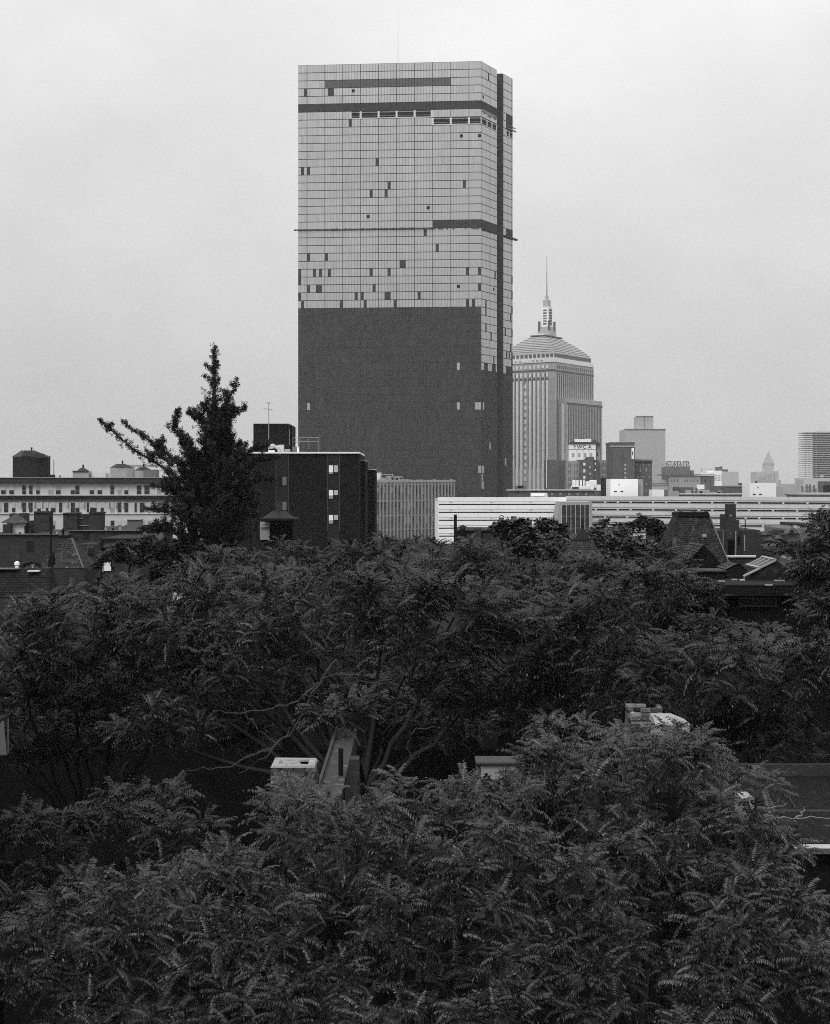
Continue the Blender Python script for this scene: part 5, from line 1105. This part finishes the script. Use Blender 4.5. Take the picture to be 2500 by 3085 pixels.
AIL = 'ailanthus trees filling the back yards'
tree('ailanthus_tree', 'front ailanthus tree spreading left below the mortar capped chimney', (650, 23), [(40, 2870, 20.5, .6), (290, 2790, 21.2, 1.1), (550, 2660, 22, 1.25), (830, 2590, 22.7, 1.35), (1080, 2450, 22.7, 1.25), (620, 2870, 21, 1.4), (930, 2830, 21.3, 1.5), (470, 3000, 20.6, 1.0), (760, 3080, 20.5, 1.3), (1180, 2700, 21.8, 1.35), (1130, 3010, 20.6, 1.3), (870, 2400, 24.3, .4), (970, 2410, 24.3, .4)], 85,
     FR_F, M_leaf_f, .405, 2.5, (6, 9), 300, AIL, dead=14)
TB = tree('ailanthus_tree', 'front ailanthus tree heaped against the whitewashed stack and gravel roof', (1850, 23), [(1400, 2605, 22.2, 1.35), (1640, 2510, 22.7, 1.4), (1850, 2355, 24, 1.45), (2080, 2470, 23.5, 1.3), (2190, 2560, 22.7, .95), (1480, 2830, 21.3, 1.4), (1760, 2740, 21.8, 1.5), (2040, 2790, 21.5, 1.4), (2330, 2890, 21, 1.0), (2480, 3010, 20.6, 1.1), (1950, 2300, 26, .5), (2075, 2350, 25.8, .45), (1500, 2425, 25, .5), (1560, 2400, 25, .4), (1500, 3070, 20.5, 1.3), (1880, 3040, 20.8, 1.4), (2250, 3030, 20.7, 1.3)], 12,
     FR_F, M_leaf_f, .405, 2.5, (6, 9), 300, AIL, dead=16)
for k, pl in enumerate(([(2150, 2490), (2240, 2472), (2310, 2455), (2380, 2466), (2460, 2464), (2520, 2462)], [(2180, 2452), (2260, 2438), (2330, 2432), (2370, 2420)], [(2400, 2465), (2420, 2445), (2425, 2430)], [(2230, 2475), (2260, 2490), (2300, 2478)])):
    pts = [P(a, b, 26 - .15 * k) for a, b in pl]; cv = []
    for i in range(len(pts) - 1):
        for t in (0, .25, .5, .75): cv.append(pts[i].lerp(pts[i + 1], t) + Vector((random.gauss(0, .02), random.gauss(0, .03), random.gauss(0, .02))))
    cv.append(pts[-1]); MB().tube(cv, np.linspace(.022, .006, len(cv)), 5).build('dead_branch', mat('bleached_twig', 0.22, var=.4, scale=8), TB)
tree('ailanthus_tree', 'shaded ailanthus tree below the porch post at the yard edge', (330, 31), [(120, 2470, 29, 1.2), (330, 2440, 29.5, 1.3), (560, 2480, 29, 1.0), (60, 2640, 27.5, .9), (280, 2640, 27, 1.0), (450, 2330, 31, .8)], 140,
     FR_F, M_leaf_m, .56, 1.1, (6, 9), 300, AIL, dead=5)
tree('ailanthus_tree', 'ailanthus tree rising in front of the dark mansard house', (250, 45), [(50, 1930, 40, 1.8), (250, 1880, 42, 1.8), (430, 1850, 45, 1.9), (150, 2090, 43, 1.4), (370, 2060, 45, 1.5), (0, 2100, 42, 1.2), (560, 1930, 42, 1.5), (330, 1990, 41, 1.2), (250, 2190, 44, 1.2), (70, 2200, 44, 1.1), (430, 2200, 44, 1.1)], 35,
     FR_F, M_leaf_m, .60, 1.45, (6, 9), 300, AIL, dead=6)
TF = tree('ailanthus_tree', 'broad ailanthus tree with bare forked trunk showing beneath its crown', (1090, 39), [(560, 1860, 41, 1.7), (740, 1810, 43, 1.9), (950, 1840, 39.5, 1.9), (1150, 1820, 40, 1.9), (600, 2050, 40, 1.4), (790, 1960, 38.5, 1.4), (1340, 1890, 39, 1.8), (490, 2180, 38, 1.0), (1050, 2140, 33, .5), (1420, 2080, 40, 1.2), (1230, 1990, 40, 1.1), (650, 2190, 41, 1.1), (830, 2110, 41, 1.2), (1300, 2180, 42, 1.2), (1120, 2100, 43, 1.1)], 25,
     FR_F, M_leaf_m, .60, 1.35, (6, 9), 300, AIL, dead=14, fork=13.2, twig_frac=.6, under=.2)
for k, pl in enumerate(([(1010, 1990), (960, 2060), (890, 2180), (800, 2280), (720, 2330)], [(960, 2055), (900, 2110), (820, 2140), (700, 2150), (640, 2140)], [(880, 2190), (800, 2265), (660, 2310), (560, 2322)], [(840, 2245), (780, 2205), (745, 2160), (735, 2130)], [(820, 2262), (770, 2262), (720, 2290)],
        [(1100, 2000), (980, 2050), (920, 2080)], [(1180, 2050), (1060, 2060), (960, 2090)], [(860, 2020), (850, 2080), (870, 2095), (930, 2060)], [(1320, 2190), (1245, 2195), (1225, 2250), (1245, 2290), (1275, 2260), (1320, 2210)])):
    pts = [P(a, b, 35 + .4 * k) for a, b in pl]; cv = []
    for i in range(len(pts) - 1):
        for t in (0, .25, .5, .75): cv.append(pts[i].lerp(pts[i + 1], t) + Vector((random.gauss(0, .035), random.gauss(0, .05), random.gauss(0, .035))))
    cv.append(pts[-1]); MB().tube(cv, np.linspace(.028 if k < 3 else .016, .007, len(cv)), 5).build('dead_branch', M_twig, TF)
tree('ailanthus_tree', 'ailanthus tree cresting below the ribbed office and flue house', (1150, 57), [(1230, 1700, 57, 1.5), (1420, 1730, 54, 1.7), (1580, 1740, 53, 1.6), (1050, 1730, 58, 1.6), (870, 1730, 58, 1.6), (680, 1740, 58, 1.6), (1350, 1800, 50, 1.7), (1150, 1790, 52, 1.6), (850, 1800, 52, 1.5), (900, 1960, 51, 1.6), (1100, 1960, 51, 1.7), (1250, 2030, 49, 1.6), (1350, 2100, 48, 1.2)], 5,
     FR_F, M_leaf_m, .64, .7, (6, 9), 300, AIL)
tree('ailanthus_tree', 'large ailanthus tree drooping below the flat tar roofed house', (1950, 39), [(1520, 1930, 39, 1.7), (1700, 1880, 40, 1.9), (1920, 1870, 38.5, 1.8), (1640, 2070, 39.5, 1.5), (1880, 2040, 38, 1.7), (2110, 2040, 36.5, 1.8), (2320, 2020, 35.5, 1.7), (2500, 2040, 34.5, 1.5), (2140, 2190, 36.5, 1.1), (2360, 2190, 35.5, 1.1), (1500, 2120, 39, .9), (1760, 2190, 38, .9), (2020, 1930, 40, 1.2), (2230, 1960, 39, 1.1)], 40,
     FR_F, M_leaf_m, .64, 1.35, (6, 9), 300, AIL, dead=10)
tree('ailanthus_tree', 'dark ailanthus tree standing over the sloping parapet and skylight', (2540, 46), [(2525, 1680, 47, 1.4), (2475, 1730, 46, .7), (2540, 1800, 45, 1.5), (2510, 1790, 46, .8), (2580, 1650, 47, 1.3), (2480, 1910, 44, .9)], -15,
     FR_F, M_leaf_m, .66, 1.5, (6, 9), 250, AIL)
tree('ailanthus_tree', 'ailanthus tree clustered around the flared slate turret', (1800, 54), [(1670, 1725, 55, 1.1), (2015, 1650, 56, .65), (1830, 1740, 53, 1.4), (1960, 1730, 54, 1.3), (2050, 1780, 50, .9), (1740, 1790, 50, 1.3), (1920, 1790, 50, 1.2)], 50,
     FR_F, M_leaf_m, .66, 1.3, (6, 9), 300, AIL)
tree('broadleaf_tree', 'broadleaf tree with pale mottled leaves before the garage stair bay', (1880, 76), [(1850, 1610, 76, 1.05), (1930, 1600, 76, .9), (1780, 1640, 74, .9), (1990, 1640, 78, .8), (1890, 1670, 73, 1.2), (1960, 1690, 72, 1.0), (1800, 1700, 72, .9)], 0,
     BROAD, M_leaf_b, .24, 3.2, (4, 6), 300)
tree('broadleaf_tree', 'dark leafy sprouts growing beside the thin chimneys', (1540, 64), [(1510, 1600, 64, .38), (1550, 1575, 64, .36), (1560, 1610, 63, .45), (1640, 1585, 64, .4), (1665, 1600, 64, .35), (1640, 1650, 62, .9), (1540, 1650, 62, .6), (1700, 1660, 62, .7)], 10,
     BROAD, M_leaf_m, .24, 4.0, (4, 6), 200)
tree('shrub_tree', 'low dark bushy tree at the foot of the ginkgo', (400, 64), [(400, 1670, 64, .9), (470, 1690, 63, .8), (340, 1700, 63, .6), (540, 1680, 63, .9), (530, 1740, 62, .9), (610, 1740, 62, .8), (660, 1690, 63, .9)], 0,
     BROAD, M_leaf_g, .2, 4.0, (5, 7), 150)

# ---- the ginkgo with long upswept limbs
def ginkgo():
    D = 64.0
    root = Vector((X(640, D), D, 0))
    T = thing('ginkgo_tree', 'tall ragged dark ginkgo with upswept limbs standing over the rooftops', 'tree', root)
    tr = [(640, 1900), (640, 1600), (641, 1400), (643, 1270), (645, 1150), (647, 1042)]
    MB().tube([root] + [P(a, b, D) for a, b in tr], [.42, .36, .3, .2, .12, .07, .02], 9).build('trunk', M_bark, T, smooth=True)
    limbs = [([(625, 1520), (540, 1440), (420, 1360), (312, 1264)], -.8, .46), ([(630, 1500), (560, 1420), (470, 1345), (355, 1262)], .5, .42), ([(520, 1400), (482, 1370), (486, 1308)], .3, .2), ([(632, 1440), (560, 1360), (532, 1290), (545, 1230)], -.4, .48),
             ([(636, 1330), (600, 1260), (558, 1238)], .4, .24), ([(642, 1300), (680, 1220), (720, 1138)], -.3, .42), ([(642, 1310), (700, 1240), (738, 1224)], .5, .4), ([(642, 1420), (685, 1310), (697, 1264)], -.5, .30), ([(645, 1460), (690, 1370), (720, 1322)], .6, .33),
             ([(650, 1490), (720, 1390), (770, 1352), (826, 1338)], -1.0, .25), ([(650, 1510), (720, 1430), (780, 1390), (848, 1376)], -.4, .28), ([(650, 1540), (730, 1450), (800, 1440), (830, 1443)], -.8, .28), ([(655, 1560), (730, 1480), (790, 1487)], -.6, .28), ([(655, 1590), (720, 1540), (792, 1556)], -.3, .3),
             ([(630, 1560), (540, 1480), (470, 1460)], -1.0, .45), ([(630, 1600), (540, 1540), (446, 1530)], -.9, .42), ([(630, 1620), (520, 1600), (430, 1590)], -.7, .5), ([(640, 1560), (600, 1430), (590, 1330)], -1.3, .5), ([(640, 1580), (670, 1440), (650, 1330)], -1.4, .5), ([(640, 1660), (560, 1640), (470, 1640)], -1, .6),
             ([(645, 1640), (720, 1610), (770, 1620)], -1, .5), ([(640, 1640), (600, 1540), (560, 1480)], -1.5, .55), ([(640, 1640), (690, 1560), (700, 1490)], -1.6, .55), ([(640, 1680), (640, 1600), (620, 1540)], -1.9, .6), ([(640, 1690), (700, 1660), (740, 1680)], -1.6, .6), ([(640, 1690), (570, 1660), (520, 1690)], -1.6, .6)]
    for k in range(58):                                          # many shorter upswept boughs round the stem
        t = random.random(); y = 1225 + 430 * t; reach = (40 + 172 * t ** .8) * random.uniform(.55, 1.0) * (.8 if t > .85 else 1)
        az = random.uniform(0, 6.28); dx = math.cos(az) * reach; dy = math.sin(az) * reach * D / F
        limbs.append(([(642, y + 40), (642 + dx * .5, y + 5), (642 + dx, y - reach * random.uniform(.25, .75))], dy / 1.3, random.uniform(.2, .42)))
    pos = []
    def along(pts, r0, step, taper=True):
        L = sum((b - a).length for a, b in zip(pts[:-1], pts[1:])); n = int(L / step); wob = [random.choice((.35, .6, .9, 1.2, 1.5)) for _ in range(97)]
        for k in range(n):
            t = k / n; s = t * (len(pts) - 1); i = min(int(s), len(pts) - 2); p = pts[i].lerp(pts[i + 1], s - i)
            r = r0 * ((1.2 - 1.08 * t) if taper else 1) * wob[int(k * step / .22) % 97]
            for h in range(2):
                v = np.array([random.gauss(0, 1) for _ in range(3)]); v *= r * random.uniform(.1, 1.05) / (np.linalg.norm(v) + 1e-9)
                c = np.array(p) + v
                for j in range(5): pos.append(c + np.array([random.gauss(0, .05) for _ in range(3)]))
    for pts, dy, r in limbs:
        w_ = []
        for i, (a, b) in enumerate(pts): w_.append(P(a, b, D) + Vector((0, dy * i / (len(pts) - 1) * 1.3, 0)))
        cv = []
        for i in range(len(w_) - 1):
            for t in (0, .34, .67): cv.append(w_[i].lerp(w_[i + 1], t) + Vector((random.gauss(0, .05), random.gauss(0, .05), random.gauss(0, .04))))
        cv.append(w_[-1])
        MB().tube(cv, np.linspace(.1, .015, len(cv)), 6).build('limb', M_bark, T)
        along(cv, r * 1.15, .05)
        for k in range(int(4 + r * 16)):                        # side spurs
            i = random.randrange(2, len(cv) - 1); s = cv[i]; e = s + Vector((random.uniform(-.55, .55), random.uniform(-.5, .5), random.uniform(.1, .8))) * (1.25 - i / len(cv)) * (0.7 + r)
            MB().tube([s, s.lerp(e, .5) + Vector((0, 0, -.04)), e], [.02, .015, .008], 4).build('spur', M_bark, T); along([s, e], .15, .06)
    along([P(a, b, D) for a, b in tr[2:4]], .75, .03, False); along([P(a, b, D) for a, b in tr[3:]], .5, .03)
    for k in range(5):
        a = (640 + random.uniform(-14, 14), random.uniform(1060, 1260)); s = P(645, a[1] + 18, D); along([s, P(a[0] + random.choice((-22, 24)), a[1] - 14, D)], .12, .06)
    pos = np.array(pos); N = len(pos)
    tm = []
    for q in range(4):                                          # three fan leaves on a short shoot
        V, Fc = [], []
        for k in range(3):
            a = 2.1 * k + TR.uniform(-.5, .5); d = np.array([math.cos(a), math.sin(a), TR.uniform(-.4, .6)]); d /= np.linalg.norm(d); wv = np.cross(d, (0, 0, 1.)); wv /= np.linalg.norm(wv); b = len(V)
            V += [d * .2, d * .9 + wv * .55, d * 1.0, d * .9 - wv * .55]; Fc += [(b, b + 1, b + 2), (b, b + 2, b + 3)]
        tm.append((np.array(V, dtype=np.float32), np.array(Fc, dtype=np.int32)))
    d = rng.normal(0, 1, (N, 3)); R = rotations(d, rng.uniform(0, 6, N), None)
    scatter(T, tm, tm, pos, R, .055 * rng.uniform(.7, 1.4, N), M_leaf_g, root, 0)
ginkgo()

# ------------------------------------------------------------------ haze
hz = MB().box(-3900, 3900, -500, 4700, -1.0, 262.0).build('haze', None); hz['kind'] = 'stuff'
hm = bpy.data.materials.new('haze_air'); hm.use_nodes = True; t = hm.node_tree; t.nodes.clear()
pv = t.nodes.new('ShaderNodeVolumePrincipled'); pv.inputs['Color'].default_value = (.95, .95, .95, 1); pv.inputs['Density'].default_value = 0.00009; pv.inputs['Anisotropy'].default_value = 0.0
ot = t.nodes.new('ShaderNodeOutputMaterial'); t.links.new(pv.outputs[0], ot.inputs['Volume']); hz.data.materials.append(hm)
